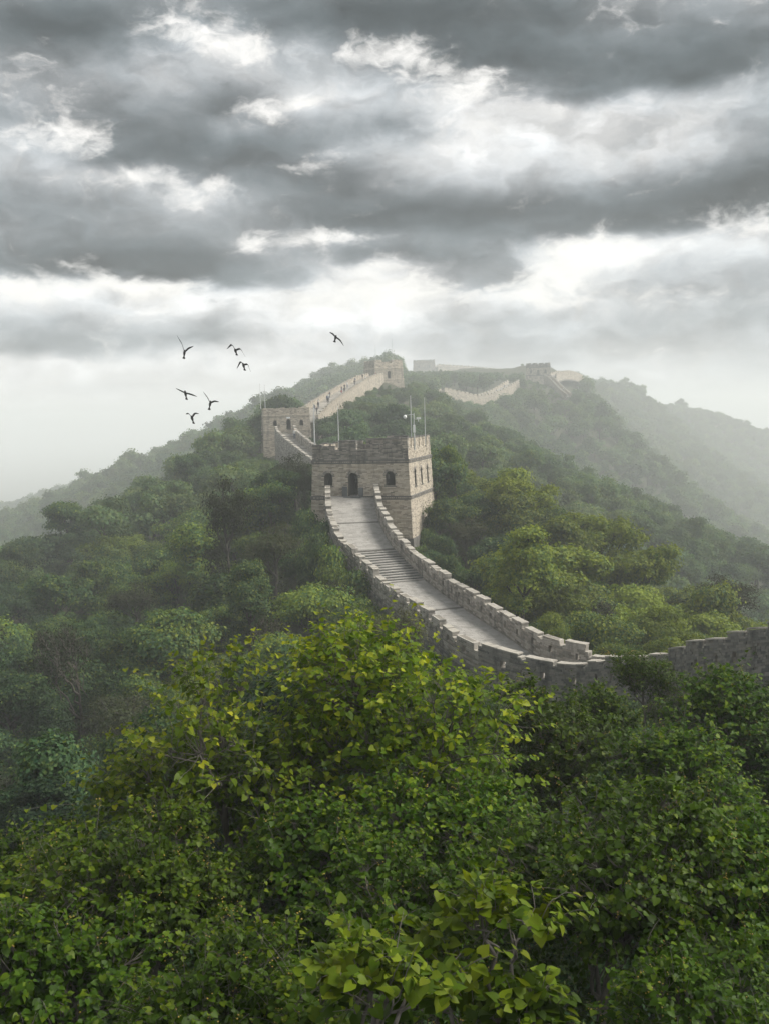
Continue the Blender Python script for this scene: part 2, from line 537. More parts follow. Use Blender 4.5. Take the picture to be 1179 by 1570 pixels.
ctrl = []
for line, dr in ((RIGHT_EDGE, 3.0), (LINK2, 2.6), (LINK3, 2.6), (LINK4, 3.6), (LINK5, 9.0), (LINK6, 4.0), (LINK7, 5.5)):
    for (x, y, z) in line:
        ctrl.append((x, y, z - dr))
ctrl += [
    # near left slope
    G(0, 845, 135, 8.5), G(100, 795, 145, 8.5), G(200, 750, 155, 8.5), G(300, 705, 168, 8.0), G(360, 676, 182, 7.5), G(390, 680, 186, 6),
    G(430, 700, 178, 5), G(300, 790, 125, 7), G(150, 870, 112, 7.5), G(420, 790, 108, 5), G(450, 830, 92, 5.0),
    G(0, 935, 95, 7), G(150, 980, 80, 5.5), G(300, 900, 88, 5.5), G(400, 900, 80, 5.2), G(480, 880, 80, 4.2),
    G(500, 960, 66, 4.5), G(560, 1000, 60, 4.2), G(700, 1080, 48, 4.5),
    G(380, 1010, 60, 5.5), G(200, 1100, 55, 5.5), G(0, 1080, 62, 5.5), G(0, 1180, 46, 6), G(200, 1200, 40, 6), G(400, 1100, 44, 5.5),
    G(-300, 900, 125, 5.5), G(-300, 1100, 60, 5.5),
    # behind the left spur: valley, then the far ridge
    G(330, 800, 260, 0), G(200, 900, 230, 0), G(0, 1000, 200, 0), G(-200, 1000, 220, 0), G(420, 760, 270, 0),
    G(490, 570, 430, 6), G(450, 592, 425, 6), G(420, 615, 420, 6), G(400, 632, 415, 6), G(330, 672, 405, 6), G(200, 727, 395, 6), G(100, 752, 390, 6), G(0, 785, 385, 6), G(-200, 830, 380, 6),
    G(520, 578, 440, 6), G(560, 590, 440, 6), G(600, 585, 470, 6), G(475, 640, 330, 4), G(400, 700, 330, 4), G(200, 790, 320, 4),
    G(300, 800, 560, 0), G(0, 860, 560, 0),
    # near right slope below the tower
    G(690, 705, 106, 5.5), G(760, 765, 101, 5.5), G(850, 812, 96, 5.5), G(930, 872, 90, 5.5), G(1000, 915, 84, 5.5), G(1060, 952, 78, 5.2), G(1150, 985, 70, 4.5), G(1230, 985, 62, 4.5),
    G(700, 860, 88, 4), G(800, 930, 76, 4), G(900, 985, 66, 3.5), G(1000, 1000, 62, 3.5), G(660, 840, 93, 3.5), G(780, 830, 92, 5),
    # valley on the right, then the far wooded slope
    G(760, 900, 150, 0), G(900, 960, 140, 0), G(1050, 1080, 130, 0), G(1179, 1120, 130, 0), G(1350, 1120, 140, 0), G(690, 800, 150, 0),
    G(700, 660, 215, 5), G(760, 690, 235, 5), G(850, 740, 240, 5), G(930, 800, 230, 5), G(1000, 860, 220, 5), G(1100, 910, 215, 5), G(1179, 960, 210, 5), G(1350, 980, 215, 5),
    G(620, 640, 235, 5), G(660, 620, 262, 5), G(570, 640, 225, 4.5), G(530, 650, 210, 4.5), G(600, 600, 252, 4.5), G(650, 598, 282, 5), G(720, 630, 300, 5), G(790, 610, 335, 5), G(800, 660, 290, 5),
    G(900, 660, 330, 5), G(1000, 740, 300, 5), G(1100, 790, 300, 5), G(1179, 830, 300, 5), G(1000, 660, 400, 5), G(1100, 710, 400, 5), G(1179, 750, 400, 5), G(1350, 850, 400, 5),
    G(825, 584, 372, 4), G(828, 580, 384, 4), G(812, 582, 380, 4), G(845, 582, 384, 4), G(870, 588, 392, 7), G(920, 584, 425, 9), G(965, 580, 450, 9), G(1050, 614, 490, 9), G(1120, 638, 530, 9), G(1179, 662, 570, 9), G(1300, 700, 620, 6),
    # far ridge with the far tower
    G(640, 568, 532, 4), G(651, 568, 545, 4), G(620, 575, 520, 6), G(700, 592, 470, 6), G(760, 594, 480, 6), G(650, 600, 440, 3), G(800, 580, 575, 6), G(850, 590, 560, 5), G(900, 640, 620, 2), G(560, 610, 560, 3),
]
_e = np.array(RIGHT_EDGE)
for i in range(1, 9):   # the ground stands high against the left flank of the walkway
    t_ = _e[i + 1] - _e[i - 1]
    t_ = t_ / np.hypot(t_[0], t_[1])
    ctrl.append((_e[i][0] + t_[1] * 7.5, _e[i][1] - t_[0] * 7.5, _e[i][2] - 2.6))
for (x, y, z) in LINK3:
    ctrl.append((x + 7, y - 5, z - 5.0))
_p = atf(588, 581, 262)
ctrl += [(_p.x, _p.y + 4, _p.z - 1.8), (_p.x + 6, _p.y, _p.z - 3.5), (_p.x, _p.y - 7, _p.z - 4)]
ctrl += [  # around and behind the camera, and the plain far below
    (0, 3, -8.6), (0, 10, -9.6), (-5, 10, -10.2), (5, 10, -9.4), (0, 18, -11.0), (-8, 18, -12.2), (8, 20, -11.4), (0, 26, -12.6), (9, 28, -12.6), (-14, 28, -16), (12, 36, -13.2), (4, 38, -15.2), (4, 48, -17.4),
    (10, 44, -15.8), (-6, 38, -17), (14, 30, -11.0), (22, 20, -9.5), (0, -20, -8), (30, -10, -12), (-30, -10, -16), (26, 40, -14.5), (40, 40, -22), (60, 60, -40), (-60, 40, -36),
    (0, -150, -60), (-200, 0, -90), (200, 0, -90), (-320, 200, -110), (320, 150, -100), (-420, 520, -120), (700, 420, -110), (-620, 1000, -130), (0, 1500, -130), (500, 1750, -130), (1000, 900, -120),
    (-900, 900, -150), (0, 2000, -150), (1300, 1500, -150), (-900, -300, -150), (900, -300, -150), (0, -900, -150), (2500, 2500, -150), (-2500, 2500, -150), (0, 3200, -150), (2500, -2500, -150), (-2500, -2500, -150), (3200, 0, -150), (-3200, 0, -150)] + [(7500 * sin(q), 7500 * cos(q), -150) for q in np.arange(0, 6.2, .5)]
ctrl = np.array(ctrl, float)
CR2 = 5.0 ** 2


def _phi(a, b):
    d2 = ((a[:, None, :] - b[None, :, :]) ** 2).sum(-1)
    return -np.sqrt(d2 + CR2)


_n = len(ctrl)
A = np.zeros((_n + 1, _n + 1))
A[:_n, :_n] = _phi(ctrl[:, :2], ctrl[:, :2]) + np.eye(_n) * 2.0
A[:_n, _n] = 1
A[_n, :_n] = 1
rhs = np.zeros(_n + 1)
rhs[:_n] = ctrl[:, 2]
_w = np.linalg.solve(A, rhs)


def vnoise(x, y, s, seed=0):
    """smooth value noise"""
    x, y = np.asarray(x) / s, np.asarray(y) / s
    xi, yi = np.floor(x).astype(np.int64), np.floor(y).astype(np.int64)
    fx, fy = x - xi, y - yi
    fx, fy = fx * fx * (3 - 2 * fx), fy * fy * (3 - 2 * fy)

    def h(a, b):
        v = np.sin(a * 127.1 + b * 311.7 + seed * 74.7) * 43758.5453
        return v - np.floor(v)
    return (h(xi, yi) * (1 - fx) + h(xi + 1, yi) * fx) * (1 - fy) + (h(xi, yi + 1) * (1 - fx) + h(xi + 1, yi + 1) * fx) * fy


def ground(x, y):
    x, y = np.atleast_1d(np.asarray(x, float)), np.atleast_1d(np.asarray(y, float))
    out = np.empty(x.size)
    P = np.stack([x.ravel(), y.ravel()], 1)
    for i in range(0, len(P), 4000):
        out[i:i + 4000] = _phi(P[i:i + 4000], ctrl[:, :2]) @ _w[:_n] + _w[_n]
    r = np.hypot(P[:, 0], P[:, 1])
    amp = np.clip(r / 60, 0.2, 1.6)
    out = np.maximum(out, -152.0)
    out += (vnoise(P[:, 0], P[:, 1], 9.0) - .5) * 1.2 * amp + (vnoise(P[:, 0], P[:, 1], 27.0, 3) - .5) * 2.4 * np.clip(r / 150 - .6, 0, 1.5)
    return out.reshape(x.shape)


rings = np.concatenate([[0.5], np.geomspace(2.5, 60, 80), np.arange(61.5, 700, 3.0), np.arange(700, 1300, 7.0), np.geomspace(1320, 7000, 26)])
th = np.concatenate([np.linspace(-32, 32, 200), np.linspace(36, 324, 60)]) * pi / 180
RR_, TT_ = np.meshgrid(rings, th, indexing='ij')
gx, gy = RR_ * np.sin(TT_), RR_ * np.cos(TT_)
gz = ground(gx, gy)
nr, nt_ = gx.shape
ii, jj = np.meshgrid(np.arange(nr - 1), np.arange(nt_), indexing='ij')
jn = (jj + 1) % nt_
quads = np.stack([ii * nt_ + jj, (ii + 1) * nt_ + jj, (ii + 1) * nt_ + jn, ii * nt_ + jn], -1).reshape(-1, 4)
mt, N, out = new_mat('forest_floor')
geo = N.n('ShaderNodeNewGeometry')
n1 = N.noise(geo.outputs['Position'], 0.35, 7, 0.65)
n2 = N.noise(geo.outputs['Position'], 3.0, 6, 0.7)
c = N.ramp(n1, [(0.35, (.030, .044, .018)), (0.55, (.060, .058, .032)), (0.7, (.085, .073, .050))])
c = N.mix(N.maprange(n2, .3, .7, 0, .7), c, (.020, .030, .012))
p = N.n('ShaderNodeBsdfPrincipled')
N.put(p.inputs['Base Color'], c)
p.inputs['Roughness'].default_value = 1.0
N.put(p.inputs['Normal'], bump(N, n2, 1.0, 0.3))
N.put(out.inputs[0], p.outputs[0])
link('ground', mesh_np('ground', np.stack([gx, gy, gz], -1), quads, None, mt, True), kind='structure')

# ------------------------------------------------------------------ masonry builders


class Curve:
    """path in the world; map(s, t, h): s along, t sideways (towards the near, left-hand side), h up"""

    def __init__(c, pts, dense=0.25):
        pts = np.array(pts, float)
        P = np.vstack([2 * pts[0] - pts[1], pts, 2 * pts[-1] - pts[-2]])
        out = []
        for i in range(1, len(P) - 2):
            k = max(3, int(np.linalg.norm(P[i + 1] - P[i]) / dense))
            t = np.linspace(0, 1, k, endpoint=False)[:, None]
            out.append(.5 * ((2 * P[i]) + (-P[i - 1] + P[i + 1]) * t + (2 * P[i - 1] - 5 * P[i] + 4 * P[i + 1] - P[i + 2]) * t ** 2 + (-P[i - 1] + 3 * P[i] - 3 * P[i + 1] + P[i + 2]) * t ** 3))
        out.append(P[-2][None])
        c.p = np.vstack(out)
        d = np.diff(c.p[:, :2], axis=0)
        c.s = np.concatenate([[0], np.cumsum(np.hypot(d[:, 0], d[:, 1]))])
        c.L = c.s[-1]
        t = np.gradient(c.p[:, :2], axis=0)
        t /= np.linalg.norm(t, axis=1, keepdims=True)
        c.n = np.stack([t[:, 1], -t[:, 0]], 1)

    def pos(c, s):
        return np.stack([np.interp(s, c.s, c.p[:, i]) for i in range(3)], -1)

    def nor(c, s):
        n = np.stack([np.interp(s, c.s, c.n[:, i]) for i in range(2)], -1)
        return n / np.linalg.norm(n, axis=-1, keepdims=True)

    def map(c, s, t, h):
        p = c.pos(s)
        n = c.nor(s)
        p[..., 0] += n[..., 0] * t
        p[..., 1] += n[..., 1] * t
        p[..., 2] += h
        return p

    def s_of(c, x, y):
        return c.s[np.argmin((c.p[:, 0] - x) ** 2 + (c.p[:, 1] - y) ** 2)]


def course_bricks(s0, s1, h0, h1, rng, bl=.42, bh=.125, joint=.018, holes=(), top=None):
    """rows of bricks in running bond; holes: functions h -> (a, b) or None; top: function s -> height limit"""
    out = []
    nrow = max(1, int(round((h1 - h0) / bh)))
    bh = (h1 - h0) / nrow
    for r in range(nrow):
        a, b = h0 + r * bh, h0 + (r + 1) * bh
        hm = (a + b) / 2
        rj = rng.random() * rng.random() * .026
        ivs = [(s0, s1)]
        for hf in holes:
            q = hf(hm)
            if q:
                nw = []
                for (x, y) in ivs:
                    if q[1] <= x or q[0] >= y:
                        nw.append((x, y))
                    else:
                        if q[0] > x + .03:
                            nw.append((x, q[0]))
                        if q[1] < y - .03:
                            nw.append((q[1], y))
                ivs = nw
        x = s0 - (bl * .5 if r % 2 else 0) - rng.random() * .08
        while x < s1:
            l = bl * rng.uniform(.82, 1.15)
            for (p_, q_) in ivs:
                u, v = max(x, p_), min(x + l - joint, q_)
                if v - u > .05 and (top is None or b <= top((u + v) / 2)):
                    out.append((u, v, a + joint * .5, b - joint * .5, rj))
            x += l
    return np.array(out).reshape(-1, 5)


def brick_faces(s0, s1, h0, h1, rng, t_out, t_in, faces=('out', 'in'), holes=(), top=None, bl=.42, bh=.125, jut=.03, skip=.035):
    rows = []
    for fc in faces:
        b = course_bricks(s0, s1, h0, h1, rng, bl, bh, holes=holes, top=top)
        if not len(b):
            continue
        b = b[rng.random(len(b)) > skip]
        j = rng.uniform(0, jut, len(b)) + b[:, 4]
        if fc == 'out':
            rows.append(np.stack([b[:, 0], b[:, 1], np.full(len(b), t_out - .07), t_out + j, b[:, 2], b[:, 3]], 1))
        else:
            rows.append(np.stack([b[:, 0], b[:, 1], t_in - j, np.full(len(b), t_in + .07), b[:, 2], b[:, 3]], 1))
    return np.concatenate(rows) if rows else np.zeros((0, 6))


# ------------------------------------------------------------------ the near wall with its walkway
near = Curve(RIGHT_EDGE)
PW = 4.2
wall = empty('fortified_wall', tuple(RIGHT_EDGE[4]), label='pale grey stone wall with stepped walkway curving down from the near watchtower', category='wall', kind='thing')
wall_inv = Matrix.Translation(-Vector(RIGHT_EDGE[4]))


def wpart(name, me, parent=wall, **kw):
    o = link(name, me, parent, **kw)
    if parent is wall:
        o.matrix_parent_inverse = wall_inv
    return o


S_TOP = near.s_of(.75, 80.0)
S_BOT = near.s_of(2.96, 74.0)
S_END = near.L
S_TURN = near.s_of(12.0, 54.9)


class FlatSteps:
    pass


# body under the walkway: two long flanks and a top bed, in short slices
def strip(s0, s1, k):
    e = np.linspace(s0, s1, k + 1)
    return np.stack([e[:-1], e[1:]], 1)


sl = strip(0, S_END, 70)
B = np.array([(a, b, -.55, PW + .55, -9.0, -.22) for a, b in sl])
bm_ = boxes_mesh('wall_body', B, near.map, M['core'])
wpart('wall_body', bm_)
rng = np.random.default_rng(11)
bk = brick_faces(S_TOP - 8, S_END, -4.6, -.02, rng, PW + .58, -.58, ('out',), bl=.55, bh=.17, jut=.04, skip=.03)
wpart('brickwork', boxes_mesh('flank_brickwork', bk, near.map, M['wallbrick_dark']), kind='stuff')
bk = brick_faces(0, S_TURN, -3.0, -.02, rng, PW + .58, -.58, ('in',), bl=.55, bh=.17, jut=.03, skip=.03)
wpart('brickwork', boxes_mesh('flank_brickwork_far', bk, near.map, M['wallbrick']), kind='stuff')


def paving(s0, s1, name, z=lambda s: 0.0):
    rows = []
    s = s0
    r = 0
    while s < s1 - .02:
        w = min(.36 * rng.uniform(.9, 1.1), s1 - s)
        t = -.04 - rng.random() * .4
        zz = rng.normal(0, .0012)
        while t < PW + .04:
            l = .44 * rng.uniform(.9, 1.12)
            a, b = max(t, .0), min(t + l - .006, PW)
            if b - a > .05:
                j = zz + rng.normal(0, .0015)
                rows.append((s + .010, s + w - .010, a, b, -.14 + j, j))
            t += l
        s += w
        r += 1
    wpart(name, boxes_mesh(name, np.array(rows), near.map, M['paving']), kind='stuff')


for st_ in (strip(0, S_TOP - .02, 24), strip(S_BOT + .02, S_END, 60)):
    wpart('joint_bed', boxes_mesh('joint_bed', np.array([(a, b, -.02, PW + .02, -.24, -.05) for a, b in st_]), near.map, M['joint']))
paving(0, S_TOP, 'walkway_paving')
paving(S_BOT, S_END, 'walkway_paving')
# kerb line stones where the slope changes
for sj in (near.s_of(-.4, 87.3), near.s_of(5.2, 67.1), S_TOP):
    wpart('threshold_stone', boxes_mesh('threshold_stone', np.array([(sj - .12, sj + .12, .02, PW - .02, -.1, .035)]), near.map, M['joint']))
# the steps
NST = 13
zt, zb = near.pos(np.array([S_TOP]))[0][2], near.pos(np.array([S_BOT]))[0][2]


def step_map(z_abs):
    def f(s, t, h):
        p = near.map(s, t, np.zeros_like(s))
        p[..., 2] = h + z_abs
        return p
    return f


for k in range(NST):
    a = S_TOP + (S_BOT - S_TOP) * k / NST
    b = S_TOP + (S_BOT - S_TOP) * (k + 1) / NST
    ztop = zt + (zb - zt) * (k + .5) / NST
    cuts = np.sort(np.concatenate([[0.01, PW - .01], rng.uniform(.4, PW - .4, 3)]))
    rows = [(a - .05, b + .05, u + .01, v - .005, -.6, rng.normal(0, .01)) for u, v in zip(cuts[:-1], cuts[1:])]
    rows.append((b - .0, b + .075, .01, PW - .01, -.055, .014))
    wpart('step', boxes_mesh('step', np.array(rows), step_map(ztop), M['paving']))
    wpart('step_riser', boxes_mesh('step_riser', np.array([(b - .03, b + .056, .015, PW - .015, -.3, -.056)]), step_map(ztop), M['slab']))


# parapets: one section per merlon, each with a loophole, brick courses and coping stones
def parapet(curve, t0, t1, s0, s1, pitch, gap, h_low, h_mer, mats, rng, parent_fn, ruin=0.0, hole=True, bl=.42, bh=.125, faces=('out', 'in'), level=0.35, stop=None):
    n = max(1, int(round((s1 - s0) / pitch)))
    pitch = (s1 - s0) / n
    for i in range(n):
        a, b = s0 + i * pitch, s0 + (i + 1) * pitch
        m0, m1 = a + gap * .5, b - gap * .5
        hl = h_low + rng.normal(0, .03)
        hm = h_mer + rng.normal(0, .05) - (rng.random() * ruin)
        hm = max(hm, hl + .1)
        za, zb_ = curve.pos(np.array([a]))[0][2], curve.pos(np.array([b]))[0][2]
        zc = (za + zb_) / 2
        slope = (zb_ - za)
        pit = pitch

        def fmap(s, t, h, a=a, slope=slope, pit=pit, zc=zc):
            # the top of each merlon is nearer level than the walkway, so that the merlons step down the hill
            p = curve.map(s, t, h)
            k = np.clip((h - .3) / (h_mer - .3), 0, 1)
            p[..., 2] -= k * level * ((s - a) / pit - .5) * slope
            return p
        mid = (m0 + m1) / 2 + rng.uniform(-.2, .2)
        hw, hz = .13, .55 + rng.uniform(-.08, .08)
        holes = [lambda h, mid=mid, hw=hw, hz=hz: (mid - hw, mid + hw) if hz < h < hz + .42 else None] if hole else []
        core = []
        ia, ib = t0 + .035, t1 - .035
        if hole:
            core += [(a, mid - hw, ia, ib, -.3, hl - .02), (mid + hw, b, ia, ib, -.3, hl - .02), (mid - hw, mid + hw, ia, ib, -.3, hz), (mid - hw, mid + hw, ia, ib, hz + .42, hl - .02)]
        else:
            core += [(a, b, ia, ib, -.3, hl - .02)]
        core += [(m0 + .03, m1 - .03, ia, ib, hl - .02, hm - .02)]
        sec = parent_fn('merlon', boxes_mesh('merlon', np.array(core), fmap, M['core']))
        top = lambda s, m0=m0, m1=m1, hl=hl, hm=hm: (hm + .01 if m0 - .01 <= s <= m1 + .01 else hl + .01)
        bk = [brick_faces(a, b, -.02, hl, rng, t1, t0, faces, holes, None, bl, bh)]
        bk.append(brick_faces(m0, m1, hl, hm, rng, t1, t0, faces, (), None, bl, bh, skip=.02 + ruin * .1))
        # end faces of the merlon
        nr_ = max(1, int((hm - hl) / bh))
        e = []
        for r in range(nr_):
            x, y = hl + (hm - hl) * r / nr_ + .009, hl + (hm - hl) * (r + 1) / nr_ - .009
            j = rng.uniform(0, .03, 2)
            e.append((m0 - j[0], m0 + .12, t0 + .01, t1 - .01, x, y))
            e.append((m1 - .12, m1 + j[1], t0 + .01, t1 - .01, x, y))
        bk.append(np.array(e))
        o = link('brickwork', boxes_mesh('merlon_brickwork', np.concatenate(bk), fmap, mats[i % len(mats)]), sec, kind='stuff')
        # coping stones
        if rng.random() > ruin * .45:
            k = rng.integers(2, 4)
            cuts = np.linspace(m0 - .05, m1 + .05, k + 1)
            for u, v in zip(cuts[:-1], cuts[1:]):
                if rng.random() < ruin * .35:
                    continue
                j = rng.normal(0, .012)
                link('coping_stone', boxes_mesh('coping_stone', np.array([(u + .01, v - .01, t0 - .03 + rng.normal(0, .012), t1 + .03 + rng.normal(0, .012), hm + .002 + j, hm + .075 + j)]), fmap, M['coping']), sec)
        for (u, v) in ((a, m0), (m1, b)):
            if v - u > .12 and rng.random() > ruin * .5:
                link('coping_stone', boxes_mesh('coping_stone', np.array([(u + .005, v - .005, t0 - .03, t1 + .03, hl + .002, hl + .075)]), fmap, M['coping']), sec)


rng = np.random.default_rng(21)
parapet(near, -.46, 0.0, 1.0, S_TURN - .6, 1.68, .42, 1.18, 1.56, [M['wallbrick']], rng, wpart, ruin=.42)
S_L1 = near.s_of(4.2, 70.5)
parapet(near, PW, PW + .46, 1.2, S_TOP + 1.5, 1.5, .42, 1.0, 1.45, [M['wallbrick']], rng, wpart, ruin=.8)
parapet(near, PW, PW + .46, S_TOP + 1.5, S_TURN - 4, 1.75, .5, 1.05, 1.6, [M['wallbrick']], rng, wpart, ruin=.4)
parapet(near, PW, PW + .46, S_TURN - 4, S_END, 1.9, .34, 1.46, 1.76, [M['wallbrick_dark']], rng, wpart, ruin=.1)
parapet(near, -.46, 0.0, S_TURN - .58, S_TURN + 1.1, 1.68, .42, .80, 1.12, [M['wallbrick']], rng, wpart, ruin=.3, hole=False)
parapet(near, -.46, 0.0, S_TURN + 1.12, S_TURN + 2.8, 1.68, .5, .5, .78, [M['wallbrick']], rng, wpart, ruin=.2, hole=False)
# low kerb on the valley side past the turn
wpart('kerb', boxes_mesh('kerb', np.array([(a, b, -.35, 0, -.2, .45) for a, b in strip(S_TURN + 2.82, S_END, 24)]), near.map, M['wallbrick']))

# ------------------------------------------------------------------ watchtowers


class TowerMap:
    def __init__(s, cx, cy, z0, yaw, w, d, taper=.045, h_ref=3.5, k_=1.0):
        s.S = k_
        s.cx, s.cy, s.z0, s.yaw, s.w, s.d, s.k, s.hr = cx, cy, z0, yaw, w, d, taper, h_ref

    def face(s, k):
        Wk, Dk = (s.w, s.d) if k % 2 == 0 else (s.d, s.w)
        a = k * pi / 2 + s.yaw
        ca, sa = cos(a), sin(a)

        def f(u, t, h):
            grow = 1 + (s.hr - h) * s.k / (Wk / 2)
            x = (u - Wk / 2) * grow
            y = -(Dk / 2 + (s.hr - h) * s.k) - t
            return np.stack([s.cx + s.S * (ca * x - sa * y), s.cy + s.S * (sa * x + ca * y), s.z0 + s.S * h], -1)
        return f, Wk


def arch_hole(uc, hw, h0, h1):
    """opening with a round head: spring line at h1 - hw"""
    def f(h):
        if h < h0 or h > h1:
            return None
        sp = h1 - hw
        x = hw if h <= sp else math.sqrt(max(0, hw * hw - (h - sp) ** 2))
        return (uc - x, uc + x) if x > .02 else None
    return f


def wall_panel(u0, u1, h0, h1, openings, t_in, t_out, ncol=8):
    """solid boxes round arched openings (uc, hw, hs, ht)"""
    rows = []
    ops = sorted(openings)
    x = u0
    for (uc, hw, hs, ht) in ops:
        rows.append((x, uc - hw, t_in, t_out, h0, h1))
        e = np.linspace(uc - hw, uc + hw, ncol + 1)
        for a, b in zip(e[:-1], e[1:]):
            m_ = (a + b) / 2 - uc
            hh = ht - hw + math.sqrt(max(0, hw * hw - m_ * m_))
            rows.append((a, b, t_in, t_out, hh, h1))
            if hs > h0 + .01:
                rows.append((a, b, t_in, t_out, h0, hs))
        x = uc + hw
    rows.append((x, u1, t_in, t_out, h0, h1))
    return rows


def watchtower(label, cx, cy, z0, yaw, w, d, base, h_course, h_par, openings, mats, rng, profiles, brick_sides=(0, 1), bl=.42, bh=.125, dent=.2, voussoirs=True, low_course=True, scale=1.0):
    T = TowerMap(cx, cy, z0, yaw, w, d, h_ref=h_course, k_=scale)
    root = empty('watchtower', (cx, cy, z0), label=label, category='tower')
    inv = Matrix.Translation(-Vector((cx, cy, z0)))

    def part(name, me, parent=root, **kw):
        o = link(name, me, parent, **kw)
        if parent is root:
            o.matrix_parent_inverse = inv
        return o
    for k in range(4):
        fm, Wk = T.face(k)
        ops = openings.get(k, [])
        rows = wall_panel(0.0, Wk, 0.0, h_course, ops, -.9, -.035)
        rows.append((0.0, Wk, -.9, -.035, base, 0.0))
        wl = part('wall', boxes_mesh('wall', np.array(rows), fm, M['core']))
        if k in brick_sides:
            hs = [arch_hole(*o) for o in ops]
            bk = brick_faces(0, Wk, base, h_course, rng, 0, 0, ('out',), hs, None, bl, bh, skip=.006)
            link('brickwork', boxes_mesh('wall_brickwork', bk, fm, mats[0]), wl, kind='stuff')
        for (uc, hw, hs_, ht) in ops:
            # ring of arch bricks round the head, and a sill stone
            rows = []
            if voussoirs and k in brick_sides:
                V, Q = [], []
                m_ = 13
                for i in range(m_):
                    a0, a1 = pi * i / m_ + .03, pi * (i + 1) / m_ - .03
                    base_i = len(V)
                    for tt in (-.05, .03 + rng.random() * .015):
                        for (aa, rad) in ((a0, hw - .01), (a1, hw - .01), (a1, hw + .24), (a0, hw + .24)):
                            V.append((uc + rad * cos(aa), tt, ht - hw + rad * sin(aa)))
                    Q += [[q + base_i for q in ff] for ff in BOXQ.tolist()]
                V = np.array(V)
                link('arch_ring', mesh_np('arch_ring', fm(V[:, 0], V[:, 1], V[:, 2]), Q, None, mats[1]), wl)
            if hs_ > .3:
                link('sill', boxes_mesh('sill', np.array([(uc - hw - .12, uc + hw + .12, -.3, .07, hs_ - .1, hs_)]), fm, mats[1]), wl)
        # string courses with a row of dentils
        levels = [(h_course, .0)] + ([(0.0, .0)] if low_course else [])
        for (hc, _) in levels:
            rows = [(-.1, Wk + .1, -.2, .12, hc + .02, hc + .13), (-.05, Wk + .05, -.2, .055, hc - .24, hc - .13)]
            x = 0.0
            while x < Wk:
                rows.append((x, x + dent * .55, -.2, .10, hc - .125, hc + .015))
                x += dent
            part('string_course', boxes_mesh('string_course', np.array(rows), fm, mats[1]))
        # parapet and merlons
        prof = profiles.get(k)
        lo, mer = prof
        hl = h_course + lo
        rows = [(0.0, Wk, -.5, -.035, h_course + .135, hl)]
        pp = part('parapet', boxes_mesh('parapet', np.array(rows), fm, M['core']))
        hs = []
        for q in np.arange(.9, Wk - .5, 1.45):
            qq = q + rng.uniform(-.2, .2)
            z_ = h_course + .55 + rng.uniform(-.08, .08)
            hs.append(lambda h, qq=qq, z_=z_: (qq - .1, qq + .1) if z_ < h < z_ + .22 else None)
        bk = brick_faces(0, Wk, h_course + .135, hl, rng, 0, -.5, ('out', 'in'), hs if k in brick_sides else (), None, bl, bh, skip=.02)
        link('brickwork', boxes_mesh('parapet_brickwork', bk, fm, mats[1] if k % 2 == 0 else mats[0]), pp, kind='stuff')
        for (u0_, u1_, hh) in mer:
            me_ = part('merlon', boxes_mesh('merlon', np.array([(u0_ + .03, u1_ - .03, -.47, -.035, hl, hl + hh - .02)]), fm, M['core']))
            bk = brick_faces(u0_, u1_, hl, hl + hh, rng, 0, -.5, ('out', 'in'), (), None, bl, bh, skip=.04)
            nr_ = max(1, int(hh / bh))
            e = []
            for r in range(nr_):
                x, y = hl + hh * r / nr_ + .009, hl + hh * (r + 1) / nr_ - .009
                j = rng.uniform(0, .04, 2)
                e += [(u0_ - j[0], u0_ + .1, -.49, -.01, x, y), (u1_ - .1, u1_ + j[1], -.49, -.01, x, y)]
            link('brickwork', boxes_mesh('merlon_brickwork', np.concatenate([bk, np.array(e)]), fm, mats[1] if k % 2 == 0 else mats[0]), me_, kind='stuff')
            cuts = np.linspace(u0_ - .05, u1_ + .05, max(2, int((u1_ - u0_) / .7) + 1))
            rows = [(a + .01, b - .01, -.55 + rng.normal(0, .015), .05 + rng.normal(0, .015), hl + hh + rng.normal(0, .01), hl + hh + .09 + rng.normal(0, .012)) for a, b in zip(cuts[:-1], cuts[1:]) if rng.random() > .12]
            if rows:
                link('coping', boxes_mesh('coping', np.array(rows), fm, mats[1]), me_)
    # roof deck
    f0_, _w0 = T.face(0)
    part('roof_deck', boxes_mesh('roof_deck', np.array([(.55, w - .55, -(d - .55), -.55, h_course - .35, h_course + .02)]), f0_, M['joint']))
    return T, root, part


YAW1 = radians(-15)
w1, d1 = 9.7, 10.2
# front right corner (at the upper string course) stands at (2.4, 94)
cxy = Vector((2.4, 94.0)) - Matrix.Rotation(YAW1, 2) @ Vector((w1 / 2, -d1 / 2))


def u_at(px, T, k, lo, hi, h):
    fm, Wk = T.face(k)
    u = np.linspace(0, Wk, 400)
    q = project(fm(u, np.zeros(400), np.full(400, h)))
    return float(np.interp(px, q[:, 0], u))


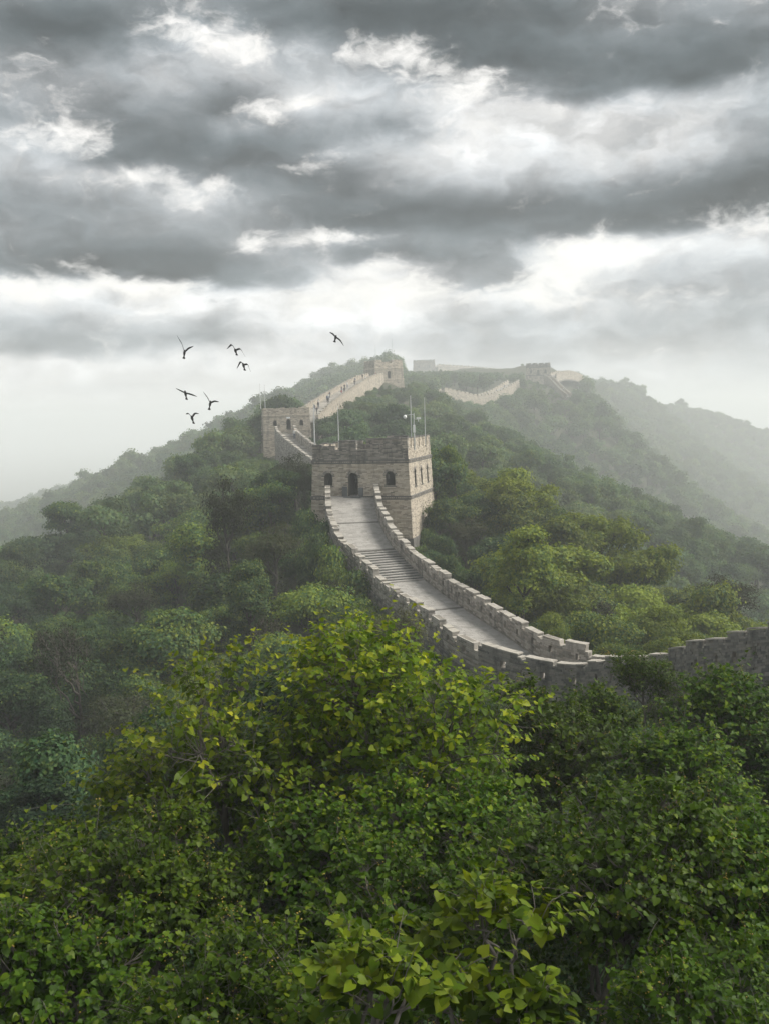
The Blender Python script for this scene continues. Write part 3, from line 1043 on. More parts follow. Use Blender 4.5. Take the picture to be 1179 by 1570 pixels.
Tt = TowerMap(cxy.x, cxy.y, -8.0, YAW1, w1, d1, h_ref=3.5)
uw1, ud, uw2 = u_at(503.5, Tt, 0, 0, 0, 1.7), u_at(541.5, Tt, 0, 0, 0, 1.2), u_at(598.5, Tt, 0, 0, 0, 1.7)
rng = np.random.default_rng(31)
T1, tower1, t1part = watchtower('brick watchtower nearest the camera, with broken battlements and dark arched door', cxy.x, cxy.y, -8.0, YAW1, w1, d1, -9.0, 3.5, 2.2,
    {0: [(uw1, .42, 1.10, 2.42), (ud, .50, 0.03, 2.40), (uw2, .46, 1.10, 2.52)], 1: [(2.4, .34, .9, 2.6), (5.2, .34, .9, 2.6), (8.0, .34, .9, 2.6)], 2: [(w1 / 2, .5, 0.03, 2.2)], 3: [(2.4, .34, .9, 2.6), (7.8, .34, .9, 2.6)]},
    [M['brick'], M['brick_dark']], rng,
    {0: (1.15, [(0.0, .95, .42), (.95, 2.2, .30), (2.75, 4.5, .80), (6.25, 6.8, .42), (7.35, 9.7, .95)]),
     1: (1.2, [(.0, 1.25, .95), (1.6, 3.0, .92), (3.4, 4.8, .9), (5.2, 6.6, .95), (7.0, 8.4, .92), (8.8, 10.2, .97)]),
     2: (1.35, [(0.0, 1.9, .5), (2.3, 4.6, .75), (5.0, 6.9, .55), (7.4, 9.7, .35)]),
     3: (1.15, [(0.0, 1.4, .35), (2.0, 3.4, .5), (4.2, 5.8, .4), (6.6, 8.0, .5), (8.6, 10.2, .3)])})
fm0, _ = T1.face(0)
for (a, b, hh, tt) in ((ud - 1.05, ud - .56, 1.05, .14), (ud + .56, ud + 1.0, .95, .14)):
    t1part('door_jamb_slab', boxes_mesh('door_jamb_slab', np.array([(a, b, -.1, tt, .0, hh)]), fm0, M['slab']))
t1part('doorstep', boxes_mesh('doorstep', np.array([(ud - .8, ud + .8, -.4, .55, -.1, .10)]), fm0, M['slab']))
# foundation of dressed blocks
rng = np.random.default_rng(33)
for k in (0, 1):
    fm, Wk = T1.face(k)
    for r in range(7):
        x = -.12
        while x < Wk:
            l = rng.uniform(.8, 1.3)
            t1part('foundation_block', boxes_mesh('foundation_block', np.array([(x + .015, min(x + l, Wk + .1) - .015, -.2, .10 + rng.uniform(0, .05), -4.0 - .5 * r - .48, -4.0 - .5 * r)]), fm, M['brick_dark']))
            x += l

# second tower, up the ridge to the left
p2 = at(440, 660, 190)
YAW2 = radians(9)
w2, d2 = 8.9, 8.6
rng = np.random.default_rng(35)
T2, tower2, t2part = watchtower('hazy brick watchtower with three arched openings, up the ridge behind the nearest tower', p2.x - .6, p2.y + d2 / 2, p2.z, YAW2, w2, d2, -6.5, 2.9, 1.6,
    {0: [(2.2, .34, .9, 2.05), (4.75, .42, .03, 2.2), (7.2, .34, .9, 2.05)], 3: [(4.3, .34, .9, 2.05)], 1: [(4.3, .34, .9, 2.05)], 2: [(4.4, .45, .03, 2.1)]},
    [M['brick'], M['brick']], rng,
    {0: (.95, [(0, 1.9, .42), (2.5, 4.1, .5), (5.0, 6.4, .45), (6.9, 8.9, .5)]), 1: (.95, [(0, 2, .4), (2.6, 4.4, .4), (5, 6.6, .4), (7, 8.6, .45)]),
     2: (.95, [(0, 2, .4), (2.6, 4.4, .4), (5, 6.6, .4), (7, 8.9, .45)]), 3: (.95, [(0, 2, .45), (2.6, 4.4, .4), (5, 6.6, .4), (7, 8.6, .45)])}, brick_sides=(0, 3), bl=.5, bh=.17)
fm2, _ = T2.face(0)
t2part('name_plaque', boxes_mesh('name_plaque', np.array([(4.4, 5.1, -.05, .07, 2.32, 2.62)]), fm2, M['white']))

# third tower, on the hilltop
p3 = atf(588, 581, 262)
K3, K4, K5 = far(262) / 262, far(378) / 378, far(535) / 535
rng = np.random.default_rng(36)
T3, tower3, t3part = watchtower('hilltop watchtower with a gap in its parapet, above the people on the stairs', p3.x, p3.y + 4 * K3, p3.z, radians(24), 8.2, 7.2, -7.5, 2.9, 1.9,
    {0: [(4.1, .45, .03, 2.2)], 1: [(3.6, .34, .9, 2.05)], 2: [(4.1, .45, .03, 2.2)], 3: [(3.6, .34, .9, 2.05)]},
    [M['farwall'], M['brick']], rng,
    {0: (1.3, [(0, 2.1, .75), (5.0, 8.2, .85)]), 1: (1.3, [(0, 2.8, .8), (3.1, 7.2, .8)]), 2: (1.3, [(0, 3.7, .7), (4.2, 8.2, .8)]), 3: (1.3, [(0, 3.3, .7), (3.8, 7.2, .75)])}, brick_sides=(0, 1, 3), bl=.55, bh=.2, voussoirs=False, scale=K3)

# right-hand tower on its own knoll
p4 = atf(828, 575, 378)
rng = np.random.default_rng(37)
T4, tower4, t4part = watchtower('small hazy watchtower on the knoll at the right, with stairs running down', p4.x, p4.y + 4.5 * K4, p4.z, radians(-10), 9.2, 8.4, -4.0, 3.1, 1.7,
    {0: [(1.9, .36, .9, 2.1), (4.6, .45, .03, 2.2), (7.3, .36, .9, 2.1)], 1: [(4.2, .34, .9, 2.05)]},
    [M['brick'], M['brick_dark']], rng,
    {0: (1.0, [(0, 1.9, .5), (2.4, 4.2, .5), (4.8, 6.6, .5), (7.2, 9.2, .5)]), 1: (1.0, [(0, 1.9, .5), (2.4, 4.2, .5), (4.8, 6.3, .5), (6.9, 8.4, .5)]),
     2: (1.0, [(0, 4, .5), (4.8, 9.2, .5)]), 3: (1.0, [(0, 4, .5), (4.8, 8.4, .5)])}, brick_sides=(0, 1), bl=.6, bh=.25, voussoirs=False, scale=K4)

# far tower on the last ridge
p5 = atf(651, 566, 535)
rng = np.random.default_rng(38)
T5, tower5, t5part = watchtower('faint farthest watchtower on the last ridge, almost lost in the haze', p5.x, p5.y + 5 * K5, p5.z, radians(-4), 11.6, 9.5, -5.0, 3.6, 1.6,
    {0: [(3.0, .4, .9, 2.1), (8.6, .4, .9, 2.1)]},
    [M['farwall'], M['farwall']], rng,
    {0: (1.0, [(u, u + 1.2, .5) for u in np.arange(0, 11, 1.73)]), 1: (1.0, [(0, 4, .5), (4.8, 9.5, .5)]),
     2: (1.0, [(0, 4, .5), (4.8, 9.2, .5)]), 3: (1.0, [(0, 4, .5), (4.8, 9.5, .5)])}, brick_sides=(0,), bl=.8, bh=.35, voussoirs=False, scale=K5)


# ------------------------------------------------------------------ wall stretches between the towers
def far_wall(line, label, pw, hw_, pitch, gap, lo, mer, seed, body=6.0, mat='farwall', both=True, bl=.6, bh=.25, hole=False, k_=1.0):
    pw, hw_, pitch, gap, lo, mer, body, bl, bh = [q * k_ for q in (pw, hw_, pitch, gap, lo, mer, body, bl, bh)]
    c = Curve(line, .5)
    rng = np.random.default_rng(seed)
    base = Vector(line[len(line) // 2])
    root = empty('fortified_wall', base, label=label, category='wall', kind='thing')
    inv = Matrix.Translation(-base)

    def part(name, me, parent=root, **kw):
        o = link(name, me, parent, **kw)
        if parent is root:
            o.matrix_parent_inverse = inv
        return o
    k = max(4, int(c.L / 1.2))
    part('wall_body', boxes_mesh('wall_body', np.array([(a, b, -pw / 2 - hw_, pw / 2 + hw_, -body, -.12) for a, b in strip(0, c.L, k)]), c.map, M['core']))
    part('walkway', boxes_mesh('walkway', np.array([(a, b - .02, -pw / 2 + .01, pw / 2 - .01, -.12, rng.normal(0, .02)) for a, b in strip(0, c.L, max(4, int(c.L / .45)))]), c.map, M['wallbrick']))
    bk = brick_faces(0, c.L, -body * .8, -.02, rng, pw / 2 + hw_ + .02, -pw / 2 - hw_ - .02, ('out', 'in'), bl=bl * 1.3, bh=bh * 1.3, jut=.05, skip=.02)
    part('brickwork', boxes_mesh('flank_brickwork', bk, c.map, M[mat]), kind='stuff')
    for (t0, t1) in ((-pw / 2 - hw_, -pw / 2), (pw / 2, pw / 2 + hw_)):
        parapet(c, t0, t1, 0, c.L, pitch, gap, lo, mer, [M[mat]], rng, part, ruin=.1, hole=hole, bl=bl, bh=bh)
    return c, root


c2, _ = far_wall(LINK2, 'wall stretch with walkway climbing from behind the nearest tower to the three-arched tower', 3.0, .45, 2.2, .4, 1.2, 1.55, 41, 6.0, 'wallbrick', bl=.5, bh=.17)
c3, _ = far_wall(LINK3, 'tan wall stretch full of walkers, climbing to the hilltop tower', 4.0, .45, 2.2, .6, .85, 1.35, 42, 6.5, k_=1.12)
c4, _ = far_wall(LINK4, 'pale dipping wall stretch between the hilltop tower and the right-hand knoll', 4.0, .5, 2.4, .8, .85, 1.4, 43, 6.5, k_=1.4)
c5, _ = far_wall(LINK5, 'faint crenellated wall running along the last ridge beside the farthest tower', 4.5, .6, 2.6, 1.1, 1.1, 1.9, 44, 5.0, bl=1.4, bh=.5, k_=1.7)
c6, _ = far_wall(LINK6, 'narrow stair wall descending from the small tower on the right-hand knoll', 1.6, .4, 2.2, .5, .9, 1.3, 45, 4.0, k_=1.4)
c7, _ = far_wall(LINK7, 'low arched wall top behind the small tower on the right-hand knoll', 3.0, .5, 2.4, .6, .9, 1.4, 46, 3.0, k_=1.4)

# ------------------------------------------------------------------ trees
DIAMOND_V = np.array([(0, 0, 0), (-.42, .45, .10), (0, 1.0, -.04), (.42, .45, .10)])
DIAMOND_T = np.array([(0, 3, 2), (0, 2, 1)])
HEART_V = np.array([(0, .10, 0), (-.30, -.06, .05), (-.50, .22, .09), (-.40, .56, .07), (0, 1.06, -.10), (.40, .56, .07), (.50, .22, .09), (.30, -.06, .05), (0, .45, -.015)])
HEART_Q = np.array([(0, 8, 2, 1), (8, 4, 3, 2), (0, 7, 6, 8), (8, 6, 5, 4)])


def unit(v):
    return v / (np.linalg.norm(v, axis=-1, keepdims=True) + 1e-9)


def rand_dir(n, rng):
    return unit(rng.normal(size=(n, 3)))


def leaves_mesh(name, pos, along, nrm, size, mat, tint, heart=False):
    along = unit(along)
    side = unit(np.cross(along, nrm))
    nrm = np.cross(side, along)
    TV = HEART_V if heart else DIAMOND_V
    V = pos[:, None, :] + size[:, None, None] * (TV[None, :, 0, None] * side[:, None, :] + TV[None, :, 1, None] * along[:, None, :] + TV[None, :, 2, None] * nrm[:, None, :])
    k = len(TV)
    off = (np.arange(len(pos)) * k)[:, None, None]
    tt = np.repeat(tint, k)
    if heart:
        return mesh_np(name, V, (HEART_Q[None] + off).reshape(-1, 4), None, mat, True, tt)
    return mesh_np(name, V, None, (DIAMOND_T[None] + off).reshape(-1, 3), mat, False, tt)


def kmeans(P, k, rng, it=6):
    C = P[rng.choice(len(P), k, replace=False)]
    for _ in range(it):
        L = ((P[:, None] - C[None]) ** 2).sum(-1).argmin(1)
        for i in range(k):
            if (L == i).any():
                C[i] = P[L == i].mean(0)
    return L, C


def bez(a, b, c, n):
    t = np.linspace(0, 1, n)[:, None]
    return (1 - t) ** 2 * a + 2 * t * (1 - t) * b + t * t * c


def skeleton(tips, H, rng, trunk_top, limbs, r0, wob=.06, nsub=14, twig_r=.006, lean=(0, 0)):
    """branches from the trunk to every tip"""
    paths = []
    base = np.zeros(3)
    top = np.array([lean[0], lean[1], trunk_top])
    trunk = bez(base, np.array([rng.normal(0, .25), rng.normal(0, .25), trunk_top * .5]), top, 9)
    trunk[1:] += rng.normal(0, wob * .5, (8, 3)) * [1, 1, .2]
    L1, C1 = kmeans(tips, limbs, rng)
    paths.append((trunk, np.linspace(r0, r0 * .45, 9)))
    for i in range(limbs):
        P = tips[L1 == i]
        if len(P) < 2:
            continue
        cen = P.mean(0)
        z0 = np.clip(cen[2] - np.hypot(cen[0], cen[1]) * .8 - .6, trunk_top * .3, trunk_top)
        k0 = min(8, max(2, int(z0 / trunk_top * 8)))
        a = trunk[k0]
        mid = a + (cen - a) * .5 + np.array([0, 0, -.1 * np.linalg.norm(cen - a)]) + rng.normal(0, .2, 3)
        limb = bez(a, mid, cen, 8)
        limb[1:] += rng.normal(0, wob, (7, 3))
        rl = r0 * .42
        paths.append((limb, np.linspace(rl, rl * .35, 8)))
        ks = max(1, min(len(P) - 1, len(P) // nsub))
        L2, C2 = kmeans(P, ks, rng, 4)
        for j in range(ks):
            Q = P[L2 == j]
            if not len(Q):
                continue
            c2_ = Q.mean(0)
            d = np.linalg.norm(limb - c2_, axis=1)
            q0 = limb[max(1, d.argmin() - 2)]
            br = bez(q0, (q0 + c2_) / 2 + rng.normal(0, .1, 3) + [0, 0, .05], c2_, 6)
            br[1:-1] += rng.normal(0, wob * .5, (4, 3))
            paths.append((br, np.linspace(rl * .32, twig_r * 1.8, 6)))
            for tip in Q:
                d = np.linalg.norm(br - tip, axis=1)
                q1 = br[max(1, d.argmin() - 1)]
                tw = bez(q1, (q1 + tip) / 2 + rng.normal(0, .04, 3), tip, 4)
                paths.append((tw, np.linspace(twig_r * 1.6, twig_r * .6, 4)))
    return paths


def crown_tips(n, H, R, lo, rng, lobes, flat=.9, lr=(.30, .52)):
    """tips on uneven lobes filling a crown between heights lo and H"""
    cz, hz = (H + lo) / 2, (H - lo) / 2
    d = rand_dir(lobes, rng)
    d[:, 2] = np.where(rng.random(lobes) < .72, np.abs(d[:, 2]), d[:, 2]) * 1.05 - .12
    rad = rng.uniform(.28, .80, lobes)[:, None]
    C = d * rad * [R, R, hz] + [0, 0, cz]
    LR = rng.uniform(lr[0], lr[1], lobes) * R
    k = rng.choice(lobes, n, p=LR ** 2 / (LR ** 2).sum())
    e = rand_dir(n, rng)
    flip = (e[:, 2] < -.2) & (rng.random(n) < .7)
    e[flip, 2] *= -1
    sh = rng.uniform(.35, 1.0, n) ** .5
    tips = C[k] + e * (LR[k] * sh)[:, None] * [1, 1, flat]
    tips[:, 2] = np.maximum(tips[:, 2], lo * .8 + rng.random(n) * .5)
    return tips, C[k], e


def mid_tree(seed, H, R, lo, ntips, per, leaf, lobes, mat, spread=.34, limbs=6, dens_shell=True, sides=4, nsub=14):
    rng = np.random.default_rng(seed)
    tips, cen, e = crown_tips(ntips, H, R, lo, rng, lobes, .8, (.13, .40))
    paths = skeleton(tips, H, rng, lo + (H - lo) * .35, limbs, .05 + .018 * H, nsub=nsub, twig_r=.012)
    V, Q = tubes_arrays(paths, sides)
    trunk = mesh_np('trunk', V, Q, None, M['bark_dark'], True)
    n = ntips * per
    k = np.repeat(np.arange(ntips), per)
    off = rng.normal(size=(n, 3)) * [spread, spread, spread * .55]
    pos = tips[k] + off
    outw = unit(pos - cen[k])
    nrm = unit(outw * .85 + np.array([0, 0, .40]) + rng.normal(0, .36, (n, 3)))
    along = unit(np.cross(nrm, rand_dir(n, rng)) + np.array([0, 0, -.25]))
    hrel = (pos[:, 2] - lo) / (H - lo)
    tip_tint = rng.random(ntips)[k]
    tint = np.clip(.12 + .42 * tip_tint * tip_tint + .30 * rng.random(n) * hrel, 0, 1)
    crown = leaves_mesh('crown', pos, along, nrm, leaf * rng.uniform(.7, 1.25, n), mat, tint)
    return trunk, crown


def near_tree(seed, H, R, lo, ntips, per, leaf, lobes, mat, limbs=7, sprig=.42, tip_young=.6, bark='bark', fruit=0, lean=(0, 0), r0=None):
    rng = np.random.default_rng(seed)
    tips, cen, e = crown_tips(ntips, H, R, lo, rng, lobes, .85, (.22, .40))
    paths = skeleton(tips, H, rng, lo + (H - lo) * .5, limbs, r0 or (.03 + .011 * H), wob=.045, nsub=9, twig_r=.0042, lean=lean)
    # leafy shoots
    outd = unit(unit(tips - cen) * .7 + np.array([0, 0, .6]) + rng.normal(0, .4, (ntips, 3)))
    L = sprig * rng.uniform(.55, 1.2, ntips) * np.where(rng.random(ntips) < .12, 1.8, 1)
    ends = tips + outd * L[:, None] + np.array([0, 0, -.06])
    for i in range(ntips):
        paths.append((bez(tips[i], tips[i] + outd[i] * L[i] * .6 + [0, 0, .05], ends[i], 4), np.array([.0034, .003, .0024, .0016])))
    V, Q = tubes_arrays(paths, 5)
    trunk = mesh_np('trunk', V, Q, None, M[bark], True)
    n = ntips * per
    k = np.repeat(np.arange(ntips), per)
    j = np.tile(np.arange(per), ntips)
    f = (j + .3 + rng.random(n) * .5) / per
    a, c_ = tips[k], ends[k]
    b = tips[k] + outd[k] * (L[k] * .6)[:, None] + [0, 0, .05]
    f_ = f[:, None]
    P = (1 - f_) ** 2 * a + 2 * f_ * (1 - f_) * b + f_ ** 2 * c_
    side = unit(np.cross(outd[k], np.array([0, 0, 1.0])) + rng.normal(0, .25, (n, 3)))
    side *= np.where(j % 2 == 0, 1, -1)[:, None]
    along = unit(side * .8 + outd[k] * .5 + np.array([0, 0, -.55]) + rng.normal(0, .28, (n, 3)))
    pet = leaf * rng.uniform(.3, .7, n)
    pos = P + unit(side + np.array([0, 0, .1])) * pet[:, None] * .6
    nrm = unit(np.array([0, 0, .8]) + outd[k] * .55 + rng.normal(0, .38, (n, 3)))
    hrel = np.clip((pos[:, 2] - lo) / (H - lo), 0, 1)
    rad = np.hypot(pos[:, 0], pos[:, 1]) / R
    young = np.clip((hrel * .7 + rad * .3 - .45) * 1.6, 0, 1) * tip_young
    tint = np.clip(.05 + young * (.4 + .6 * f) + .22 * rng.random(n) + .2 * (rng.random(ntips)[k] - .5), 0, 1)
    size = leaf * rng.uniform(.5, 1.25, n) * (1.08 - .4 * f)
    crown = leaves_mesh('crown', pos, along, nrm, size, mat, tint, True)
    fr = None
    if fruit:
        idx = rng.choice(n, fruit, replace=False)
        ico = np.array([(1, 0, 0), (-1, 0, 0), (0, 1, 0), (0, -1, 0), (0, 0, 1), (0, 0, -1)], float)
        it = np.array([(0, 2, 4), (2, 1, 4), (1, 3, 4), (3, 0, 4), (2, 0, 5), (1, 2, 5), (3, 1, 5), (0, 3, 5)])
        cp = np.repeat(P[idx] + [0, 0, -.05], 4, 0) + rng.normal(0, .035, (fruit * 4, 3))
        V = cp[:, None] + ico[None] * rng.uniform(.009, .015, (len(cp), 1, 1))
        fr = mesh_np('fruit', V, None, (it[None] + (np.arange(len(cp)) * 6)[:, None, None]).reshape(-1, 3), M['fruit'], True)
    return trunk, crown, fr, (pos, along, nrm, size, tint)


# prototypes of the wooded slopes, in four sizes of leaf
def lod(seed, mat, leaf, tips, per, spread):
    return [
        mid_tree(seed + 1, 6.4, 2.9, 1.3, tips, per, leaf, 20, mat, spread),
        mid_tree(seed + 2, 7.4, 2.3, 1.5, tips, per, leaf, 17, mat, spread),
        mid_tree(seed + 3, 5.8, 3.2, 1.1, tips, per, leaf, 22, mat, spread),
        mid_tree(seed + 4, 6.9, 2.7, 1.8, int(tips * .6), per, leaf, 13, mat, spread * .9),
        mid_tree(seed + 5, 6.0, 2.6, .9, tips, per, leaf, 15, mat, spread),
        mid_tree(seed + 6, 8.6, 2.2, 1.6, tips, per, leaf, 18, mat, spread),
        mid_tree(seed + 7, 7.8, 3.1, 2.2, int(tips * .85), per, leaf, 14, mat, spread * .85),
        mid_tree(seed + 8, 5.0, 2.9, .6, int(tips * .8), per, leaf, 11, mat, spread * 1.1),
    ]


LODS = [lod(100, M['leaf_mid'], .165, 560, 36, .24), lod(200, M['leaf_mid'], .215, 380, 28, .28), lod(300, M['leaf_far'], .34, 190, 22, .42), lod(400, M['leaf_far'], .52, 100, 15, .5)]
AIRY = mid_tree(150, 8.2, 2.6, 2.6, 330, 16, .13, 16, M['leaf_dusk'], .24, 7, nsub=8)
BARE = mid_tree(160, 5.0, 2.2, 1.0, 420, 7, .10, 12, M['leaf_dusk'], .2, 8, nsub=8)
for me_ in (BARE[0],):
    me_.materials[0] = M['twig']
GOLD = mid_tree(170, 3.2, 1.5, .4, 320, 26, .11, 9, M['leaf_gold'], .2, 6)
SHRUB = [mid_tree(180 + i, 2.3, 1.5, .2, 150, 24, .15, 7, M['leaf_mid'], .22, 5) for i in range(3)]

# what the wall and towers must stay clear of (photograph pixels) and how far away they are
KEEP = [
    ([(472, 664), (668, 664), (676, 800), (645, 832), (600, 800), (474, 775)], 97),
    ([(472, 664), (668, 664), (672, 800), (640, 826), (712, 872), (790, 932), (893, 998), (905, 1010), (1000, 1006), (1179, 968), (1179, 1030), (1000, 1034), (830, 1040), (800, 1024), (740, 998), (690, 968), (640, 940), (604, 906), (560, 862), (508, 806), (474, 775)], None),
    ([(390, 588), (480, 600), (480, 652), (452, 668), (430, 690), (390, 688)], 188),
    ([(466, 610), (500, 580), (545, 540), (625, 540), (625, 590), (568, 588), (524, 612), (482, 638)], 420),
    ([(684, 590), (735, 605), (770, 580), (792, 574), (792, 592), (770, 606), (730, 616), (690, 608)], 545),
    ([(796, 505), (892, 505), (890, 566), (856, 572), (872, 604), (864, 610), (846, 592), (806, 580)], 900),
    ([(624, 505), (797, 505), (797, 570), (624, 566)], 1050),
]


def inside(poly, x, y):
    c_ = False
    n = len(poly)
    for i in range(n):
        x1, y1 = poly[i]
        x2, y2 = poly[(i + 1) % n]
        if (y1 > y) != (y2 > y) and x < (x2 - x1) * (y - y1) / (y2 - y1) + x1:
            c_ = not c_
    return c_


edge_px = project(near.p)
eo = np.argsort(edge_px[:, 0])


def wall_depth(px):
    return float(np.interp(px, edge_px[eo, 0], near.p[eo, 1], left=97.0))


ALLC = [(near, -1.2, PW + 1.2), (c2, -3.2, 3.2), (c3, -3.2, 3.2), (c4, -3.4, 3.4), (c5, -4, 4), (c6, -2.2, 2.2), (c7, -2.5, 2.5)]


def clear_of_wall(x, y, r):
    for (c_, a, b) in ALLC:
        d2 = (c_.p[:, 0] - x) ** 2 + (c_.p[:, 1] - y) ** 2
        i = int(d2.argmin())
        if d2[i] > 120:
            continue
        t = (x - c_.p[i, 0]) * c_.n[i, 0] + (y - c_.p[i, 1]) * c_.n[i, 1]
        al = d2[i] - t * t
        if a - r * .55 < t < b + r * .55 and al < 9:
            return False
    for T in (T1, T2, T3, T4, T5):
        dx, dy = x - T.cx, y - T.cy
        ca, sa = cos(-T.yaw), sin(-T.yaw)
        lx, ly = ca * dx - sa * dy, sa * dx + ca * dy
        if abs(lx) < T.S * T.w / 2 + .8 + r * .5 and abs(ly) < T.S * T.d / 2 + .8 + r * .5:
            return False
    return True


def blocks_view(x, y, z, h, r):
    pts = [(x + r * a_, y, z + h * b_) for a_, b_ in ((0, 1.02), (-.5, .95), (.5, .95), (-.85, .8), (.85, .8), (-1.05, .6), (1.05, .6), (-.95, .4), (.95, .4), (0, .8), (0, .6), (0, .4), (-.5, .7), (.5, .7), (-.5, .5), (.5, .5))]
    for q in project(np.array(pts)):
        for poly, dep in KEEP:
            D = wall_depth(q[0]) - (0 if q[0] > 640 else 0) if dep is None else dep
            if y < D and inside(poly, q[0], q[1]):
                return True
    return False


cands = []
rs = np.random.default_rng(5)
Y = 24.0
while Y < 1420:
    sp = 3.6 if Y < 60 else (4.9 if Y < 130 else (5.4 if Y < 260 else (6.8 if Y < 480 else 9.0)))
    half = .43 * Y + 7
    xs = np.arange(-half, half, sp)
    for x in xs:
        cands.append((x + rs.uniform(-.45, .45) * sp, Y + rs.uniform(-.45, .45) * sp, sp))
    Y += sp * .9
cands = np.array(cands)
cz = ground(cands[:, 0], cands[:, 1])
# line of sight over ground and canopy
vis = np.ones(len(cands), bool)
for f in np.linspace(.08, .97, 36):
    gzf = ground(cands[:, 0] * f, cands[:, 1] * f)
    hl_ = (cz + np.where(cands[:, 1] < 260, 6.8, 10.0)) * f
    near_edge = cands[:, 1] * (1 - f) < 5
    vis &= ~((gzf + 1.0 > hl_) & ~near_edge)
cands, cz = cands[vis], cz[vis]
forest = []
for (x, y, sp), z in zip(cands, cz):
    k = rs.integers(0, 8)
    H0 = (6.4, 7.4, 5.8, 6.9, 6.0, 8.6, 7.8, 5.0)[k]
    R0 = (2.9, 2.4, 3.2, 2.7, 2.6, 2.3, 3.1, 2.9)[k]
    sc = sp / 4.1 * rs.uniform(.5, 1.22)
    sc = min(sc, 1.45 if y < 260 else (1.8 if y < 480 else 2.3))
    ok = False
    for shrink in (1, .72, .5, .34, .22):
        s_ = sc * shrink
        if clear_of_wall(x, y, R0 * s_) and not blocks_view(x, y, z, H0 * s_, R0 * s_):
            ok = True
            break
    if ok:
        forest.append((x, y, z, k, s_, H0 * s_ / y))
    if y > 175 and (not ok or shrink < .6):      # low scrub where tall trees would not stand
        for q in range(6):
            x2, y2 = x + rs.uniform(-.55, .55) * sp, y + rs.uniform(-.55, .55) * sp
            s2 = rs.uniform(.22, .42)
            if clear_of_wall(x2, y2, R0 * s2):
                z2 = float(ground(x2, y2)[0])
                while s2 > .1 and blocks_view(x2, y2, z2, H0 * s2, R0 * s2):
                    s2 *= .7
                if s2 > .1:
                    forest.append((x2, y2, z2, int(rs.integers(0, 8)), s2, 0.0))
forest.sort(key=lambda q: -q[5])

GROUPS = {}


def place_tree(name, meshes, loc, scale, rot, label, group=None, category='tree', names=('trunk', 'crown'), sun_tint=0.0):
    o = empty(name, loc, label=label, category=category, group=group)
    o.rotation_euler = (rs.normal(0, .08), rs.normal(0, .08), rot)
    o.scale = scale
    for nm, me_ in zip(names, meshes):
        if me_ is not None:
            q = link(nm, me_, o)
            q.color = (1 - sun_tint, 1, 1, 1)
    return o


SPECIAL = [  # plants that stand out: meshes, own height, pixel of the top, distance, width scale, name, label, category
    (AIRY, 8.2, 345, 708, 84, 1.0, 'sparse_tree', 'dark thin-leaved tree with bare forking branches on the left slope', 'tree'),
    (AIRY, 8.2, 462, 712, 97, .55, 'sparse_tree', 'small dark forked tree leaning against the left edge of the nearest tower', 'tree'),
    (LODS[1][1], 7.4, 700, 672, 107, .75, 'broadleaf_tree', 'tall slender tree rising right beside the nearest tower', 'tree'),
    (LODS[1][0], 6.4, 676, 812, 91, .62, 'broadleaf_tree', 'small round-crowned tree at the foot of the nearest tower beside the wall', 'tree'),
    (BARE, 5.0, 905, 902, 72, 1.15, 'bare_shrub', 'leafless grey twiggy shrub on the slope right of the walkway', 'shrub'),
    (BARE, 5.0, 868, 862, 84, 1.0, 'bare_shrub', 'pale leafless bush among green trees above the curving wall', 'shrub'),
    (BARE, 5.0, 960, 930, 70, 1.0, 'bare_shrub', 'rightmost leafless twiggy bush above the bend of the wall', 'shrub'),
    (BARE, 5.0, 110, 925, 66, 1.3, 'bare_shrub', 'grey half-bare spreading shrub low on the left slope', 'shrub'),
    (BARE, 5.0, 395, 930, 62, .8, 'bare_shrub', 'grey twiggy bush just above the yellow lindens at the left', 'shrub'),
    (GOLD, 3.2, 950, 985, 57, 1.0, 'golden_shrub', 'golden yellow bush just behind the wall at its lowest bend', 'shrub'),
]
NEARMAX = 255
kinds_lbl = ['round', 'tall', 'broad', 'open', 'bushy', 'slender', 'layered', 'low']
MARKS = [(570, 740, 'the nearest tower'), (432, 648, 'the three-arched tower'), (590, 572, 'the hilltop tower'), (600, 866, 'the steps'), (705, 950, 'the lower walkway'),
         (845, 1015, 'the bend of the wall'), (1110, 1000, 'the climbing near wall'), (345, 790, 'the thin-leaved tree'), (110, 985, 'the half-bare shrub'), (395, 975, 'the grey twiggy bush'),
         (905, 940, 'the leafless shrub'), (950, 1000, 'the golden bush'), (0, 860, 'the left skyline end'), (335, 1060, 'the left yellow linden'), (600, 1000, 'the middle yellow linden'),
         (700, 720, 'the slender tree'), (676, 840, 'the small round tree')]
ORD = ['first', 'second', 'third', 'fourth', 'fifth', 'sixth', 'seventh', 'eighth', 'ninth', 'tenth', 'eleventh', 'twelfth', 'thirteenth', 'fourteenth', 'fifteenth', 'sixteenth', 'seventeenth', 'eighteenth', 'nineteenth', 'twentieth', 'twenty-first', 'twenty-second', 'twenty-third', 'twenty-fourth', 'twenty-fifth', 'twenty-sixth', 'twenty-seventh', 'twenty-eighth', 'twenty-ninth', 'thirtieth']


def where(px, py):
    d = [math.hypot(px - a, py - b) for a, b, _ in MARKS]
    i = int(np.argmin(d))
    a, b, nm = MARKS[i]
    dx, dy = px - a, py - b
    v = 'above' if dy < 0 else 'below'
    h = 'left of' if dx < 0 else 'right of'
    r = v if abs(dy) > 2.4 * abs(dx) else (h if abs(dx) > 2.4 * abs(dy) else v + ' and ' + h)
    return ('just ' if d[i] < 60 else ('' if d[i] < 130 else 'well ')) + r + ' ' + nm


def region(px, y):
    if y < 42:
        return 'close below the camera, short of the wall'
    if px > 600 and y < 125:
        return 'on the slope right of the walkway'
    if px > 600:
        return 'on the far slope at the right'
    if y < 70:
        return 'low on the left slope near the wall foot'
    if y < 125:
        return 'on the left slope below the nearest tower'
    return 'on the far left spur near the skyline'


